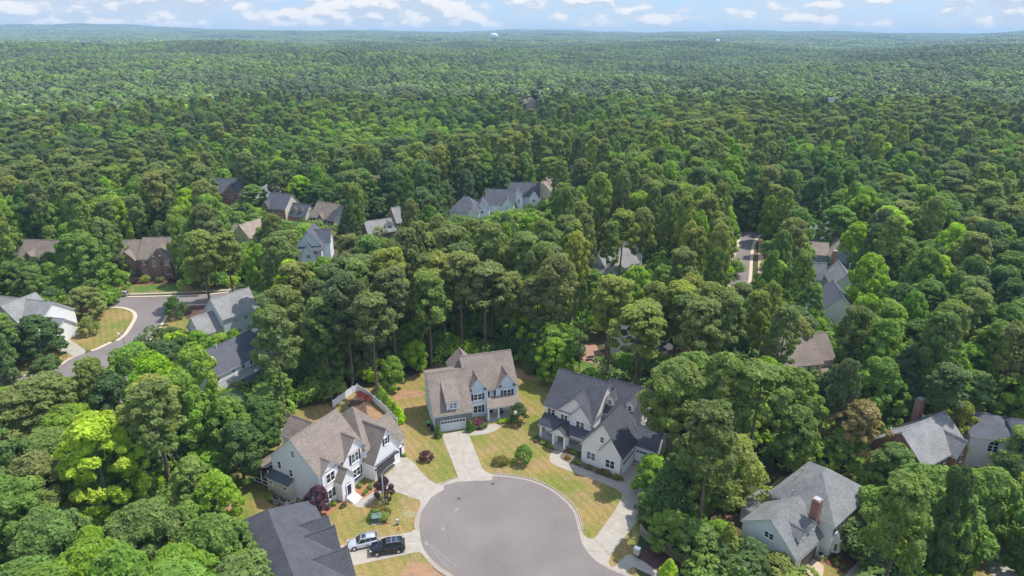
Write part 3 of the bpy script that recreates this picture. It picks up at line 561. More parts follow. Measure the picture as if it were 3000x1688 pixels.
def chair(g,rz,lab):
    t=thing('rocking_chair',lab,'chair',(g[0],g[1],.4),rz,'porch chairs at the blue house')
    MB().box(-.3,.3,-.28,.28,.4,.46).build('seat',M['black'],t)
    b=MB()
    for i in range(6): b.slab([(-.28+.1*i,.26,.46),(-.22+.1*i,.26,.46),(-.22+.1*i,.42,1.15),(-.28+.1*i,.42,1.15)],.03)
    b.box(-.3,.3,.38,.46,1.1,1.2); b.build('backrest',M['black'],t)
    for q in (-1,1):
        MB().box(q*.33-.03,q*.33+.03,-.32,.34,.66,.7).build('armrest',M['black'],t)
        MB().tube((q*.3,-.26,.02),(q*.3,-.26,.68),.03,.03).build('leg',M['black'],t); MB().tube((q*.3,.28,.02),(q*.3,.26,.46),.03,.03).build('leg',M['black'],t)
        MB().slab([(q*.3-.02,-.5,.1),(q*.3+.02,-.5,.1),(q*.3+.02,0,.02),(q*.3-.02,0,.02)],.03).slab([(q*.3-.02,0,.02),(q*.3+.02,0,.02),(q*.3+.02,.5,.1),(q*.3-.02,.5,.1)],.03).build('rocker',M['black'],t)
def loc(h_o,b,u,v): return (h_o[0]+u*math.cos(b)-v*math.sin(b),h_o[1]+u*math.sin(b)+v*math.cos(b))
oB=at('B',458,975)
chair(loc(oB,R(16.5),13.9,2.5),R(16.5),'dark porch rocking chair beside the front door of the blue house')
chair(loc(oB,R(16.5),16.2,2.5),R(16.5),'dark porch rocking chair at the far end of the blue house porch')
# --- white house with dark roof, right of the circle
h=House('white_house','white two-storey house with charcoal roof, metal porch roof and two roof dormers',at('C',270,910),-32.8,'offwhite','charcoal')
h.gab('u',-.3,9.9,2.2,13.5,6.2,6.2,7.85,11.35)
h.gab('v',1.95,8.2,2.5,9.75,6.0,6.0,6.15,9.6,z0=3.2,ob=0); h.gab('v',1.45,7,5.4,9.72,5.95,5.95,7.6,8.55,z0=3.2,ob=0,oh=.3)
h.gab('u',9.0,17.0,6.4,16,6.0,6.0,11.2,10.35)
for c in (10.7,14.75): h.dormer(c,1.5,7.4,6.7,8.35,9.25,10.4,win=(.75,1.15))
h.gab('v',-2.6,5.0,10.1,17.95,4.1,4.1,14.05,9.2,ob=0); h.rm().add([(9.78,5.0,3.95),(18.3,5.0,3.95),(14.05,5.0,9.36),(9.78,7.9,3.95),(18.3,7.9,3.95)],[(0,1,2),(1,4,2),(4,3,2),(3,0,2),(0,3,4,1)]); h.gab('v',-2.95,3,13.8,18.0,4.1,4.1,15.95,7.0,ob=0,oh=.3)
h.gab('u',17.0,21.8,3.2,9.0,3.4,3.4,6.1,5.6,roof='slate')
h.plane([(-.5,-.45,3.0),(10.2,-.45,3.0),(10.2,2.3,4.35),(-.5,2.3,4.35)],'darkmetal')
h.gab('v',-1.35,1.2,3.1,6.2,3.15,3.15,4.65,4.35,z0=3.0,oh=.3,roof='darkmetal',ob=0)
for i in range(24): h.rm('darkmetal').slab([(-.4+i*.45,-.44,3.02),(-.36+i*.45,-.44,3.02),(-.36+i*.45,2.2,4.34),(-.4+i*.45,2.2,4.34)],.03,.20)
MB().box(-.2,10.1,-.15,2.2,0,.4).box(3.3,6.0,-1.3,-.15,0,.4).build('porch_floor',MATS['porch_slab'],h.root)
MB().box(3.6,5.8,-1.7,-1.3,0,.26).build('step',M['concrete'],h.root)
for u,v in ((0,.1),(1.3,2.0),(3.45,-1.1),(5.85,-1.1),(3.45,.1),(5.85,.1)): MB().box(u-.2,u+.2,v-.2,v+.2,.4,3.0).build('column',M['trim'],h.root)
h.T.box(-.2,10.1,-.1,.3,2.75,2.98); h.T.box(3.2,6.1,-1.3,-.9,2.8,3.0)
h.door('F',4.7,2.18,.4,1.1,2.2,'darkdoor'); h.win('F',1.4,2.2,1.7,1.6,1.5,2,2); h.win('F',7.6,2.2,1.7,1.6,1.5,2,2)
h.win('F',1.0,2.2,5.0,1.7,1.5,2,2); h.win('F',3.95,1.95,4.75,1.5,1.45,2,2); h.win('F',7.6,1.45,4.7,1.8,1.5,2,2)
h.win('F',12.0,-2.6,1.9,1.8,1.7,2,2); h.win('F',15.9,-2.95,1.9,1.8,1.7,2,2); h.win('F',14.0,-2.6,6.0,.85,1.3,1,2)
for v in (7.6,9.9): h.win('R',v,17.0,5.2,1.0,1.6,1,2)
h.win('R',11.2,17.0,8.3,.6,.9)
h.gdoor('R',.0,17.97,0,4.6,2.5,'trim',4,8); h.gdoor('F',19.6,3.2,0,2.6,2.4,'trim',4,4)
for x,y in ((13.74,-2.66),(17.98,-3.0),(9.7,1.5)): MB().tube((x,y,.1),(x,y,4.0),.05,.05).build('downpipe',M['rug'],h.root)
h.done()
# --- white house with dark shutters, left of the circle
h=House('white_shuttered_house','large white house with taupe roof, dark shutters and wooden trellis over a brown garage door',at('A',1215,1345),60.3,'white','taupe')
h.gab('u',-1,9.2,-1.7,9.2,6.6,6.6,3.75,11.6,oh=.35)
h.gab('v',-2.0,3,-.6,2.9,6.5,6.5,1.15,8.0,ob=0,oh=.3)
h.gab('v',-2.0,3.5,4.0,10.0,5.7,5.7,7.2,9.0,ob=0,oh=.3)
h.hip(9.0,16.2,-2.5,8.5,5.6,10.9,3.6,3.6,oh=.3)
h.gab('v',-4.4,2.5,8.9,15.8,3.7,3.7,12.35,8.7,ob=0,oh=.3)
h.gab('u',12,18.0,-3.7,3.2,3.7,3.7,-.3,7.6,oh=.3)
h.gab('v',8,12.6,4.6,9.8,6.4,6.4,7.2,8.9,oh=.35)
h.gab('v',-3.5,0,2.0,4.9,3.9,3.9,3.45,5.6,ob=0,oh=.25)
h.plane([(-2.1,9.2,4.9),(5,9.2,4.9),(5,13.7,3.1),(-2.1,13.7,3.1)]); MB().box(-1.8,5,9.3,13.4,0,.5).build('porch_floor',M['redwood'],h.root)
sc=MB()
for x in (-1.8,.4,2.6,4.9): sc.box(x-.09,x+.09,13.25,13.4,.5,3.2)
for y in (9.5,11.4,13.3): sc.box(-1.85,-1.7,y-.09,y+.09,.5,3.9 if y<11 else 3.2)
sc.box(-1.71,4.81,13.27,13.38,3.0,3.12); sc.box(-1.71,4.81,13.27,13.38,1.3,1.4); sc.box(-1.83,-1.72,9.5,13.3,1.3,1.4); sc.box(-1.83,-1.72,9.5,13.3,.5,.62); sc.build('screen_frame',M['trim'],h.root)
MB().box(-1.3,4.9,9.3,13.0,.5,3.0).build('screened_porch',mat('screen_mesh',(.09,.065,.055),.9),h.root)
h.wm('cream').box(-2.15,-1.0,4.3,9.6,0,3.0); h.plane([(-2.45,4.1,2.95),(-2.45,9.9,2.95),(-1.0,9.9,3.75),(-1.0,4.1,3.75)],'slate')
for v in (5.3,8.6): h.win('L',v,-2.15,2.1,.7,.7,1,1)
for v,z,q in ((3.7,8.7,1.4),(7.3,5.4,1.5),(4.7,4.7,1.5)): h.win('L',v,-1,z,.85,q,1,2)
h.win('F',1.15,-2.0,5.0,1.9,1.8,2,2); h.win('F',1.1,-2.0,1.9,1.8,1.8,2,2,1)
h.win('F',7.0,-2.0,5.3,1.8,1.9,2,2,1); h.win('F',7.1,-2.0,2.2,1.8,1.7,2,2,2); MB().box(6.1,8.1,-2.3,-2.0,1.05,1.25).build('window_box',M['shutter'],h.root)
h.win('F',12.35,-4.4,6.3,.85,1.4,1,2,1)
h.gdoor('F',11.8,-4.4,0,4.9,2.4,'garagebrown',4,10,False)
tr=MB(); tr.box(9.1,14.6,-5.0,-4.85,2.75,2.9)
for i in range(15): tr.box(9.1+i*.385,9.2+i*.385,-5.25,-4.4,2.9,3.05)
tr.build('trellis',M['shutter'],h.root)
h.door('F',16.6,-3.7,0,.95,2.1,'darkdoor')
for u in (9.15,15.3,17.6): MB().box(u-.09,u+.09,-4.62 if u<16 else -3.9,-4.4 if u<16 else -3.7,2.1,2.4).build('wall_lamp',M['black'],h.root)
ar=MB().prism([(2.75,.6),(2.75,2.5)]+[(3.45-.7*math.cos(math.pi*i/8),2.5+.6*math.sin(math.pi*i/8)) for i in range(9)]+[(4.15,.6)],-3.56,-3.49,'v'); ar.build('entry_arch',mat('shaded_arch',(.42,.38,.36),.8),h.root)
h.door('F',3.45,-3.56,.6,.9,2.0,'darkdoor')
st=MB()
for i in range(5): st.box(2.5,4.4,-3.9-.32*(i+1)+.0,-3.9-.32*i,0,.6-.12*i)
st.box(2.4,4.5,-3.9,-3.5,0,.62); st.build('front_steps',M['pvc'],h.root)
h.pipe(7.5,5.5,10,.2); h.pipe(9.6,4.6,9.6,.3); h.done()
oA=at('A',1215,1345); bA=R(60.3)
# --- house with brick chimney, bottom right
h=House('grey_roof_house','white house with grey hip roof, tall brick chimney and open garage, bottom right corner',at('D',855,1420),40,'palegrey','grey')
h.gab('u',-1.1,6.6,-.2,8.4,3.5,4.6,4.2,7.45,oh=.3)
h.hip(6.5,18.5,-1.5,8.4,6.0,10.1,5.0,5.2,oh=.35)
h.chimney(5.3,6.45,.6,1.75,0,9.2)
for c in (1.85,4.75): h.dormer(c,1.7,.55,3.8,5.35,6.2,3.6,win=(.65,.9),wall='white')
h.gab('v',-1.5,-.9,0,.01,6,6,.005,6.01) if 0 else None
h.hip(4.0,10.6,8.4,11.6,2.9,3.6,1.2,1.2)
h.win('L',6.5,-1.1,1.8,.8,1.5,1,2); h.win('L',3.7,-1.1,1.8,.8,1.5,1,2); h.win('L',4.15,-1.1,4.7,1.5,1.1,2,2)
h.door('L',1.4,-1.1,0,.95,2.1,'darkdoor')
MB().box(.3,5.3,-.26,-.2,.05,2.4).build('garage_shade_panel',M['garageshade'],h.root); h.T.box(.1,.3,-.34,-.2,0,2.6); h.T.box(5.3,5.5,-.34,-.2,0,2.6); h.T.box(.3,5.3,-.34,-.2,2.4,2.6)  # solid dark panel on the wall; the open garage's shade is its colour
for i in range(5): h.win('F',7.8+i*2.35,-1.5,4.8,.85,1.4,1,2,1)
for c in (8.6,15.6):
    h.wm('white').slab([(c-1.3,-1.5,2.7),(c-.75,-2.4,2.7),(c+.75,-2.4,2.7),(c+1.3,-1.5,2.7)],2.0)
    h.rm().add([(c-1.45,-1.5,2.7),(c-.85,-2.55,2.7),(c+.85,-2.55,2.7),(c+1.45,-1.5,2.7),(c-.4,-1.5,3.7),(c+.4,-1.5,3.7)],[(0,1,4),(1,2,5,4),(2,3,5),(3,2,1,0)])
    h.win('F',c,-2.4,1.75,1.2,1.4,2,3)
    f,g_=win_mesh(.6,1.4,1,3,False); o=link('window',f,h.root,(c-1.04,-1.97,1.75),R(-58)); link('pane',g_,o)
h.door('F',12.1,-1.5,1.2,1.0,2.1,'door'); h.T.box(11.3,12.9,-2.3,-1.5,3.35,3.5)
MB().box(11.0,13.6,-2.9,-1.5,0,1.15).build('stoop',M['brick'],h.root)
st=MB()
for i in range(6): st.box(11.4,13.3,-2.9-.3*(i+1),-2.9-.3*i,0,1.0-.17*i)
st.build('front_steps',M['brick'],h.root)
rl=MB()
for x in (11.05,13.55):
    rl.box(x-.04,x+.04,-2.9,-1.5,2.05,2.13); [rl.box(x-.02,x+.02,-2.85+i*.17,-2.81+i*.17,1.15,2.05) for i in range(8)]
for x in (11.35,13.35):
    rl.slab([(x-.04,-2.9,2.13),(x+.04,-2.9,2.13),(x+.04,-4.75,.95),(x-.04,-4.75,.95)],.08)
    for i in range(9): zz=2.05-i*.13; rl.box(x-.02,x+.02,-3.0-i*.2,-2.96-i*.2,zz-.95,zz)
rl.build('railing',M['pvc'],h.root)
for u,v,z in ((10,6.6,8),(12.3,6.8,8.1),(7.2,5.5,7.2),(3,6,5.8)): h.pipe(u,v,z,.35)
h.done()
oD=at('D',855,1420)
# --- charcoal roof, bottom left
h=House('charcoal_roof_house','house with large charcoal hip roof and stepped gables, cropped by the bottom edge',at('E',1260,855),31,'white','charcoal')
h.hipv(-15.6,-1.3,-18,9.3,3.1,8.7,2.5,5.6,oh=.5)
h.gab('u',-6.5,-.9,-.4,2.6,4.4,4.4,1.1,6.0,oh=.3,oa=0)
h.gab('u',-6.5,-.7,-3.6,.6,3.1,3.1,-1.4,6.0,oh=.3,oa=0)
h.gab('u',-6.5,-.5,-9.6,-3.9,3.1,3.1,-6.8,6.2,oh=.3,oa=0)
h.gab('v',-17,-8.0,-11.5,-4.5,3.2,3.2,-8.0,8.0,oh=.3,ob=0)
for v in (-9.0,-6.7): h.pipe(-11.4,v+6,6.3,.8,1)
h.done()
# --- houses further off
def simple(name,label,org,brg,wall,roof,vols,wins=(),chim=(),z=0,dorm=(),group=None,cat='house'):
    h=House(name,label,org,brg,wall,roof,cat,group,z)
    for v in vols:
        k=v[0]
        if k=='g': h.gab(*v[1:10],**(v[10] if len(v)>10 else {}))
        elif k=='h': h.hip(*v[1:9],**(v[9] if len(v)>9 else {}))
        elif k=='hv': h.hipv(*v[1:9],**(v[9] if len(v)>9 else {}))
        elif k=='s': h.plane(v[1],*v[2:])
        elif k=='b': h.wm(v[7] if len(v)>7 else None).box(*v[1:7])
    for w_ in wins: h.win(*w_)
    for d in dorm: h.dormer(*d)
    for c in chim: h.chimney(*c)
    return h
h=simple('grey_house','pale grey two-storey house with slate roof and skylight, half hidden by pines',at('L',2045,880),62,'palegrey','slate',
 [('g','u',0,17,0,9,5.6,5.6,4.5,9.4),('g','v',-.2,5,11,16,5.6,5.6,13.5,8.2,dict(ob=0))],[('F',1.2,0,4.6,.8,1.3,1,2),('F',5.2,0,4.6,.8,1.3,1,2),('F',7.8,0,4.6,.8,1.3,1,2),('F',10,0,4.6,.8,1.3,1,2),('F',2.6,0,1.8,1.6,1.4,2,2),('F',7,0,1.8,1.2,1.4,2,2)])
h.plane([(-.4,-1.9,2.9),(17,-1.9,2.9),(17,0,3.6),(-.4,0,3.6)],'lightgrey'); MB().slab([(2.2,1.7,7.1),(3.0,1.7,7.1),(3.0,2.9,8.1),(2.2,2.9,8.1)],.1,.32).build('skylight',M['skyglass'],h.root); h.pipe(5,4.0,9.1,.9,1); h.done()
h=simple('sage_house','grey-green house with pale grey gable roofs beside the left street',(at('T',1870,1420)[0]+1.8,at('T',1870,1420)[1]),50,'sage','lightgrey',
 [('g','u',-1,9,0,9,6.2,6.2,4.5,10.3),('g','u',-6.5,0,1,8,3.4,3.4,4.5,7.0)],[('F',2.2,0,4.6,1.1,1.4,2,2),('F',5,0,4.6,1.1,1.4,2,2),('F',2.5,0,1.7,1.6,1.4,2,2),('L',4.5,-6.5,4.4,.8,1.0)],[]); h.done()
h=simple('white_gabled_house','white house with grey roofs at the left edge of the photo',at('T',110,1425),-14,'white','lightgrey',
 [('g','u',-14,9,0,11,5.2,5.2,5.5,9.2),('g','v',-.5,9,-4,4.5,5.2,5.2,.2,9.6,dict(ob=0)),('g','u',3,13,1,7,3.2,3.2,4,5.6)],[('F',-.6,-.5,3.7,1.7,1.3,2,2),('F',3,-.5,3.7,1.2,1.3,2,2),('F',7,0,3.7,1.2,1.3,2,2)]); h.done()
bw={'wall':'brick'}
h=simple('brick_house','wide red brick house with two front gables and taupe roof behind the street',at('T',1010,890),3,'brick','taupe',
 [('g','u',0,7,.4,11,5.9,5.9,5.6,10.4),('g','u',6.8,18,-.2,11,6.0,6.0,5.4,11.2),('g','v',-.4,5,.6,5.6,5.9,5.9,3.1,8.4,dict(ob=0)),('g','v',-.9,6,10.2,16.9,5.9,5.9,13.6,9.6,dict(ob=0)),('g','v',-1.3,4,10,13.7,5.8,5.8,11.85,7.8,dict(ob=0,oh=.25))],
 [('F',3.1,-.4,4.7,1.7,1.5,2,2),('F',8.2,-.2,4.6,1.3,1.4,2,2,1),('F',11.85,-1.3,4.5,1.0,1.6,2,2,0,True),('F',15.6,-.9,4.7,1.6,1.5,2,2,1),('F',1.2,.4,1.7,1.1,1.5,2,2),('F',3.9,-.4,1.7,1.1,1.5,2,2),('F',15.6,-.9,1.7,1.6,1.6,2,2),('F',8.4,-.2,1.7,1.3,1.5,2,2)],
 [(18,19.2,4.5,6,0,11.8)])
for c,v in ((3.1,-.4),(11.85,-1.3),(13.9,-.9)): MB().lathe([(.28,0),(.28,.08),(.01,.08)],n=12).build('round_vent',M['trim'],h.root).matrix_local=Matrix.Translation((c,v,7.2 if v>-1 else 7.0 if v<-1 else 8.3))@Matrix.Rotation(R(90),4,'X')
h.pipe(12.5,5.6,11,.5); h.done()
h=simple('cream_brick_house','brick fronted house with cream side wall and taupe roof at far left',at('T',260,880),-6,'brick','taupe',
 [('g','u',-3,9.5,0,10,5.8,5.8,5,10.4),('g','v',-.8,5,-.3,3.3,5.8,5.8,1.5,8.2,dict(ob=0)),('g','u',-8,-3,3,9,4,4,6,7.5)],[('F',1.5,-.8,4.6,.9,1.4,1,2),('R',5,9.55,5.2,1.0,1.3,1,2),('F',6,0,4.6,1.1,1.4,2,2),('F',6,0,1.7,1.1,1.4,2,2)]); h.wm('cream').box(9.48,9.6,.02,9.98,0,5.75); h.wm('cream').prism([(0,5.74),(5,10.2),(10,5.74)],9.48,9.6,'u'); h.done()
h=simple('cream_house','cream house with beige roof glimpsed between the left pines',at('T',2110,690),-25,'cream','beige',
 [('g','v',0,13,-8,0,5.6,5.6,-4,9.6),('g','u',-13,-7,3,9,4.6,4.6,6,7.6)],[('F',-2.6,0,4.4,.6,1.3),('R',4,0,4.4,1.0,1.3),('F',-5.5,0,4.4,.6,1.3)]); h.done()
h=simple('brick_chimney_house','small brick house with slate roof and tall end chimney high on the left',at('T',1895,290),-4,'brick','slate',
 [('g','u',-9,7,0,11,5.8,5.8,5.5,11),('g','v',-.6,6,.8,5.6,5.6,5.6,3.2,9.0,dict(ob=0))],[('F',3.2,-.6,4.2,1.6,1.4,2,2)],[(7,8.2,3.5,6,0,13.2)]); h.wm('cream').prism([(0,5.7),(0,0),(11,0),(11,5.7),(5.5,10.7)],6.95,7.05,'u'); h.done()
h=simple('slate_brick_house','brick fronted house with slate roof and twin dormers over its garage wing',at('T',2230,420),-22,'brick','slate',
 [('g','u',0,10.5,0,10,6,6,5,10.8),('g','u',10.5,19,1.5,8.5,3.4,3.4,5,7.4),('g','v',-.6,5,-.4,2.8,6,6,1.2,8.4,dict(ob=0))],[('F',1.2,-.6,4.7,1.0,1.4,1,2,1),('F',4.6,0,4.7,1.0,1.4,1,2,1),('F',7.6,0,4.7,1.0,1.4,1,2,1),('F',4,0,1.7,1.3,1.7,2,2,0,True),('F',8,0,1.7,1.6,1.7,2,2),('R',5,19.05,5,1.7,1.0,3,2)],[],0,[(13,1.6,2.6,4.4,5.6,6.4,5.0),(16.3,1.6,2.6,4.4,5.6,6.4,5.0)])
h.wm('cream').prism([(0,5.9),(0,0),(10,0),(10,5.9),(5,10.5)],10.46,10.56,'u'); h.wm('cream').prism([(1.5,3.3),(1.5,0),(8.5,0),(8.5,3.3),(5,7.2)],18.96,19.06,'u'); h.done()
h=simple('hip_roof_house','house with broad pale grey hip roof behind the slate brick house',at('T',2105,320),-20,'brick','lightgrey',[('h',0,14,0,12,5.6,10.5,5.5,5.5),('g','v',-3,5,1,7,5.2,5.2,4,8.6,dict(ob=0))],[('F',4,-3,4.0,1.2,1.4,2,2)],[(11.5,12.6,8,9,0,11)]); h.done()
h=simple('tan_roof_house','brick and cream house with plain tan roof and dark shutters',at('M',325,500),-29,'brick','taupe',
 [('g','u',0,12,0,10,5.8,5.8,5,10.6),('g','v',-.4,5,4.2,7,5.6,5.6,5.6,7.4,dict(ob=0))],[('F',1.3,0,4.6,.9,1.5,1,2,1),('F',3,0,4.6,.9,1.5,1,2,1),('F',8.4,0,4.6,.9,1.5,1,2,1),('F',10.2,0,4.6,.9,1.5,1,2,1),('F',5.6,-.4,4.4,1.3,1.5,2,2),('F',9.3,0,1.7,1.6,1.5,2,2,1),('F',2,0,1.7,1.6,1.5,2,2,1)]); h.wm('cream').prism([(0,5.7),(0,0),(10,0),(10,5.7),(5,10.4)],11.97,12.06,'u'); h.wm('cream').box(-.05,12,-.06,0.01,2.6,3.4); h.pipe(5,5,10.5,.6); h.done()
h=simple('blue_gabled_house','pale blue house with layered front gables and slate roof in the middle distance',at('M',245,775),5,'paleblue','slate',
 [('g','v',1,12,-1.5,6.5,6,6,2.5,10.6),('g','u',2,9,4,10,6,6,7,9.6),('g','v',-1.2,3,.2,4.6,3.6,3.6,2.4,6.6,dict(ob=0)),('s',[(-1,-1,4.4),(8,-1,4.4),(8,1,5.4),(-1,1,5.4)])],[('F',2.6,-1.2,2.6,1.4,1.3,2,2),('L',6,-1.5,4.4,.9,1.3)]); h.done()
h=simple('dormer_house','grey roofed house with big arched dormer above a brick garage',at('M',960,590),30,'brick','lightgrey',
 [('g','u',-7,4.5,0,8,3.6,3.6,4,7.4),('g','u',4.5,13,1,11,6.2,6.2,6,10.8),('s',[(4.2,-.2,4.0),(5,-.2,4.0),(5,6,10.4),(4.2,6,10.4)],'slate')],[('F',2,0,1.5,1.6,1.3,2,2)],[],0,[(1.4,2.8,.9,4.0,5.9,7.1,4.0,'lightsiding' if 0 else 'white',None,(1.3,1.2),3)]); h.done()
h=simple('hidden_brick_house','taupe roofed brick house peeping out between tall trees above the middle',at('M',930,165),-20,'brick','taupe',[('h',-7,5,0,11,5.8,10.6,4.5,4.5),('g','v',-2,5,.5,4.5,5.8,5.8,2.5,8.4,dict(ob=0))],[('F',2.5,-2,4.4,1.2,1.4,2,2)]); h.done()
row=[('M',1520,430,-8,'white','slate','grey',[('h',-2,10,0,11,4.4,9.6,5,5),('g','v',-2.5,3,5.5,10,3.8,3.8,7.8,6.8,dict(ob=0))],[('F',7.8,-2.5,2.4,1.2,1.2,2,2)],'slate hip roof house at the left end of the distant row'),
('M',1690,410,-3,'paleblue','slate','grey',[('g','v',0,10,0,6,4.6,4.6,3,8.0),('g','u',4,16,5,15,5.4,5.4,10,10.6),('g','v',3,9,11,15.5,5.4,5.4,13.3,8.4,dict(ob=0))],[('F',3.2,0,3.2,1.3,1.2,2,2),('F',13.3,3,4.6,1.0,1.3,2,2)],'pale blue house with stepped slate roofs, second in the distant row'),
('M',1960,340,-5,'palegrey','slate','grey',[('g','u',0,14,3,13,6,6,8,11),('g','v',0,8,1,7,6,6,4,9.4,dict(ob=0)),('g','v',1,7,9.5,14,6,6,11.8,9,dict(ob=0))],[('F',2.8,0,4.4,.8,1.8,1,2,0,True),('F',5.2,0,4.4,.8,1.8,1,2,0,True),('F',11.8,1,4.6,1.2,1.4,2,2)],'grey house with two arched windows, third in the distant row'),
('M',2190,265,-12,'cream','beige','b',[('hv',0,10,0,14,6,11,5,5),('g','v',-1.5,6,1,8,5.6,5.6,4.5,9.2,dict(ob=0))],[('F',4.5,-1.5,2.0,1.6,1.2,2,2)],'cream house with beige roof at the right end of the distant row')]
for c,x,y,b,wl,rf,_,vols,wins,lab in row: simple('row_house',lab,at(c,x,y),b,wl,rf,vols,wins,group='houses of the distant middle row').done()
simple('far_house','sliver of slate roofed white house up in the middle woods',at('M',2545,70),-60,'white','slate',[('g','u',-6,6,0,9,5.6,5.6,4.5,10)]).done()
simple('far_house','grey roof glimpsed right of the road behind trees',at('O',560,360),8,'palegrey','lightgrey',[('h',-7,7,0,11,5.2,10,5,5)]).done()
def colz(x,y): return float(land_z(x,y))
def onland(u,v,dz):
    for k in range(4000):
        z=120-k*.05
        if z>=HC: continue
        p=at('S',u,v,z)
        if p[1]>0 and land_z(*p)+dz>=z and p[1]<3000: return p
    return at('S',u,v,0)
g=onland(1552,305,6); g2=onland(1588,278,7)
simple('far_tan_house','distant tan house with brown roof in a clearing below the horizon',(g[0]-3,g[1]-4),15,'tan','taupe',[('g','u',-10,0,0,11,6,6,5.5,10.5),('g','v',-3,8,-1,11,7,7,5,12.5,dict(ob=0))],[('F',3,-3,4.5,1.4,1.4,2,2),('F',7,-3,4.5,1.4,1.4,2,2)],z=colz(*g)).done()
simple('far_tan_house','smaller pale wall among trees above the distant tan house',(g2[0],g2[1]),15,'cream','taupe',[('g','u',-3,5,0,9,8,8,4.5,12)],z=colz(*g2)).done()
g=onland(218,222,10); simple('far_white_house','tiny pale house among the far left treetops',g,10,'white','lightgrey',[('g','u',-5,8,0,10,10,10,5,15)],z=colz(*g)).done()
# right hand row of houses, stacked in view
h=simple('right_row_house','slate blue house with brick chimney, farthest in the right-hand row',at('O',600,725),-12,'slateblue','lightgrey',[('g','v',0,13,0,7,5.6,5.6,3.5,9.2),('g','u',-8,1,8,15,5,5,11.5,8.4)],[('F',3.6,0,6.4,1.0,1.1,2,2)],[(5.4,6.6,9,10.2,0,11.5)],group='houses of the right-hand row'); h.done()
h=simple('right_row_house','beige stepped roofs with tall brick chimney, second farthest of the right-hand row',at('O',665,880),-12,'slateblue','beige',[('g','v',0,13,0,7,5.4,5.4,3.5,9.0),('g','u',7,11,5,10,3,3,7.5,4.8),('g','u',-6,0,5,12,5,5,8.5,8)],[],[(6.8,7.9,8,9.1,0,11.6)],group='houses of the right-hand row'); h.done()
h=simple('right_row_house','house with grey roof and purple-brown chimney in the middle of the right-hand row',at('O',660,1120),-14,'sage','grey',[('g','v',0,13,0,7,5.4,5.4,3.5,9.0),('g','u',8,10.5,3,8,4,4,5.5,5.6,dict(roof='slate')),('g','u',-6,0,9,15,4,4,12,8)],[],[(1.8,3,13,14.2,0,11.6)],group='houses of the right-hand row'); h.pipe(5.5,7,9,.9,1); h.done()
h=simple('right_row_house','slate roofed house with white gable end, near end of the right-hand row',at('O',590,1330),-14,'offwhite','slate',[('g','v',0,13,0,8,5.2,5.2,4,9.0),('g','u',-4,0,3,10,4,4,6.5,8)],[],[(9.2,10.2,-1,.1,0,9.4)],group='houses of the right-hand row'); h.done()
h=simple('taupe_back_house','tan house with taupe roof and back porch behind the right-hand pines',at('H',1075,470),11,'cream','taupe',[('g','u',-9,0,0,10,5.6,5.6,5,9.6),('g','u',-9,4,1.5,11,5.6,5.6,6,9.8),('s',[(-2,-4,2.5),(4.4,-4,2.5),(4.0,1.5,3.6),(-2,1.5,3.6)])],[('F',-1,0,4.5,.6,1.3),('F',-3,0,4.5,.9,1.3)],[]); MB().box(4,4.15,-3.9,-3.75,0,2.4).box(-1.8,-1.65,-3.9,-3.75,0,2.4).build('porch_post',M['trim'],h.root); h.done()
h=simple('twin_roof_house','house with crossed grey and beige roofs left of the right-hand road',at('N',800,960),38,'palegrey','lightgrey',[('g','u',0,14,0,9,4.4,4.4,4.5,8.8),('g','v',4,16,12,20,4.4,4.4,16,9,dict(roof='beige')),('g','v',-1,6,-2,4,3.6,3.6,1,6.4)],[('F',3,0,2.6,1.2,1.3,2,2)],[(13,14.2,9.2,10.2,0,10)]); h.done()
h=simple('patio_house','white house with slate roof and brick patio hidden behind the middle trees',at('J',960,770),25,'white','slate',[('g','u',-3,9,0,9,5.4,5.4,4.5,9.4),('s',[(0,-2.6,2.9),(9,-2.6,2.9),(9,0,3.6),(0,0,3.6)],'charcoal')],[('F',1,0,1.6,.9,1.9,1,2),('F',3,0,1.6,.9,1.9,1,2),('F',4.5,0,4.4,1.0,1.3,1,2)]); h.done()
h=simple('brick_front_house','brick fronted house with broad grey roof and rear chimney, right side',at('R',1810,655),31,'brick','lightgrey',[('g','u',-9.5,3.6,-.2,9,5.4,5.4,4.4,9.6),('g','v',-1.3,4,-1.4,2.2,5.4,5.4,.4,7.8,dict(ob=0))],[('F',2.7,-.2,4.4,.9,1.4,1,2,1),('F',.4,-1.3,4.3,.9,1.4,1,2,1),('F',-2.6,-.2,4.4,.9,1.4,1,2,1),('F',2.7,-.2,1.6,1.0,1.6,1,2,1)],[(1.5,2.9,7.5,8.6,0,10.6)]); h.pipe(-9,6.5,8,.9,1); h.done()
h=simple('arched_window_house','grey house with one tall arched window at the right edge',at('R',2020,585),-20,'palegrey','slate',[('hv',-1.5,6.5,0,9,6.5,8.2,4,4),('g','u',5,22,-1.5,8,5.4,5.4,3.5,9.0)],[('F',2.1,0,4.3,1.7,1.4,2,2,0,True)]); h.pipe(7.5,4,8.8,1.2,1); h.pipe(12,4,8.8,1.0,1); h.done()
h=simple('hidden_taupe_house','taupe roofed house mostly hidden under the left foreground trees',at('L',1000,1080),30,'white','taupe',[('g','u',-1,9,0,8,3.4,3.4,4,6.8)]); h.pipe(.5,2,5.4,.6); h.done()
h=simple('hidden_brown_house','brown roof showing through branches at the left edge',at('L',60,1330),20,'cream','taupe',[('h',-9,5,0,10,3.4,7.2,4,4)]); h.done()
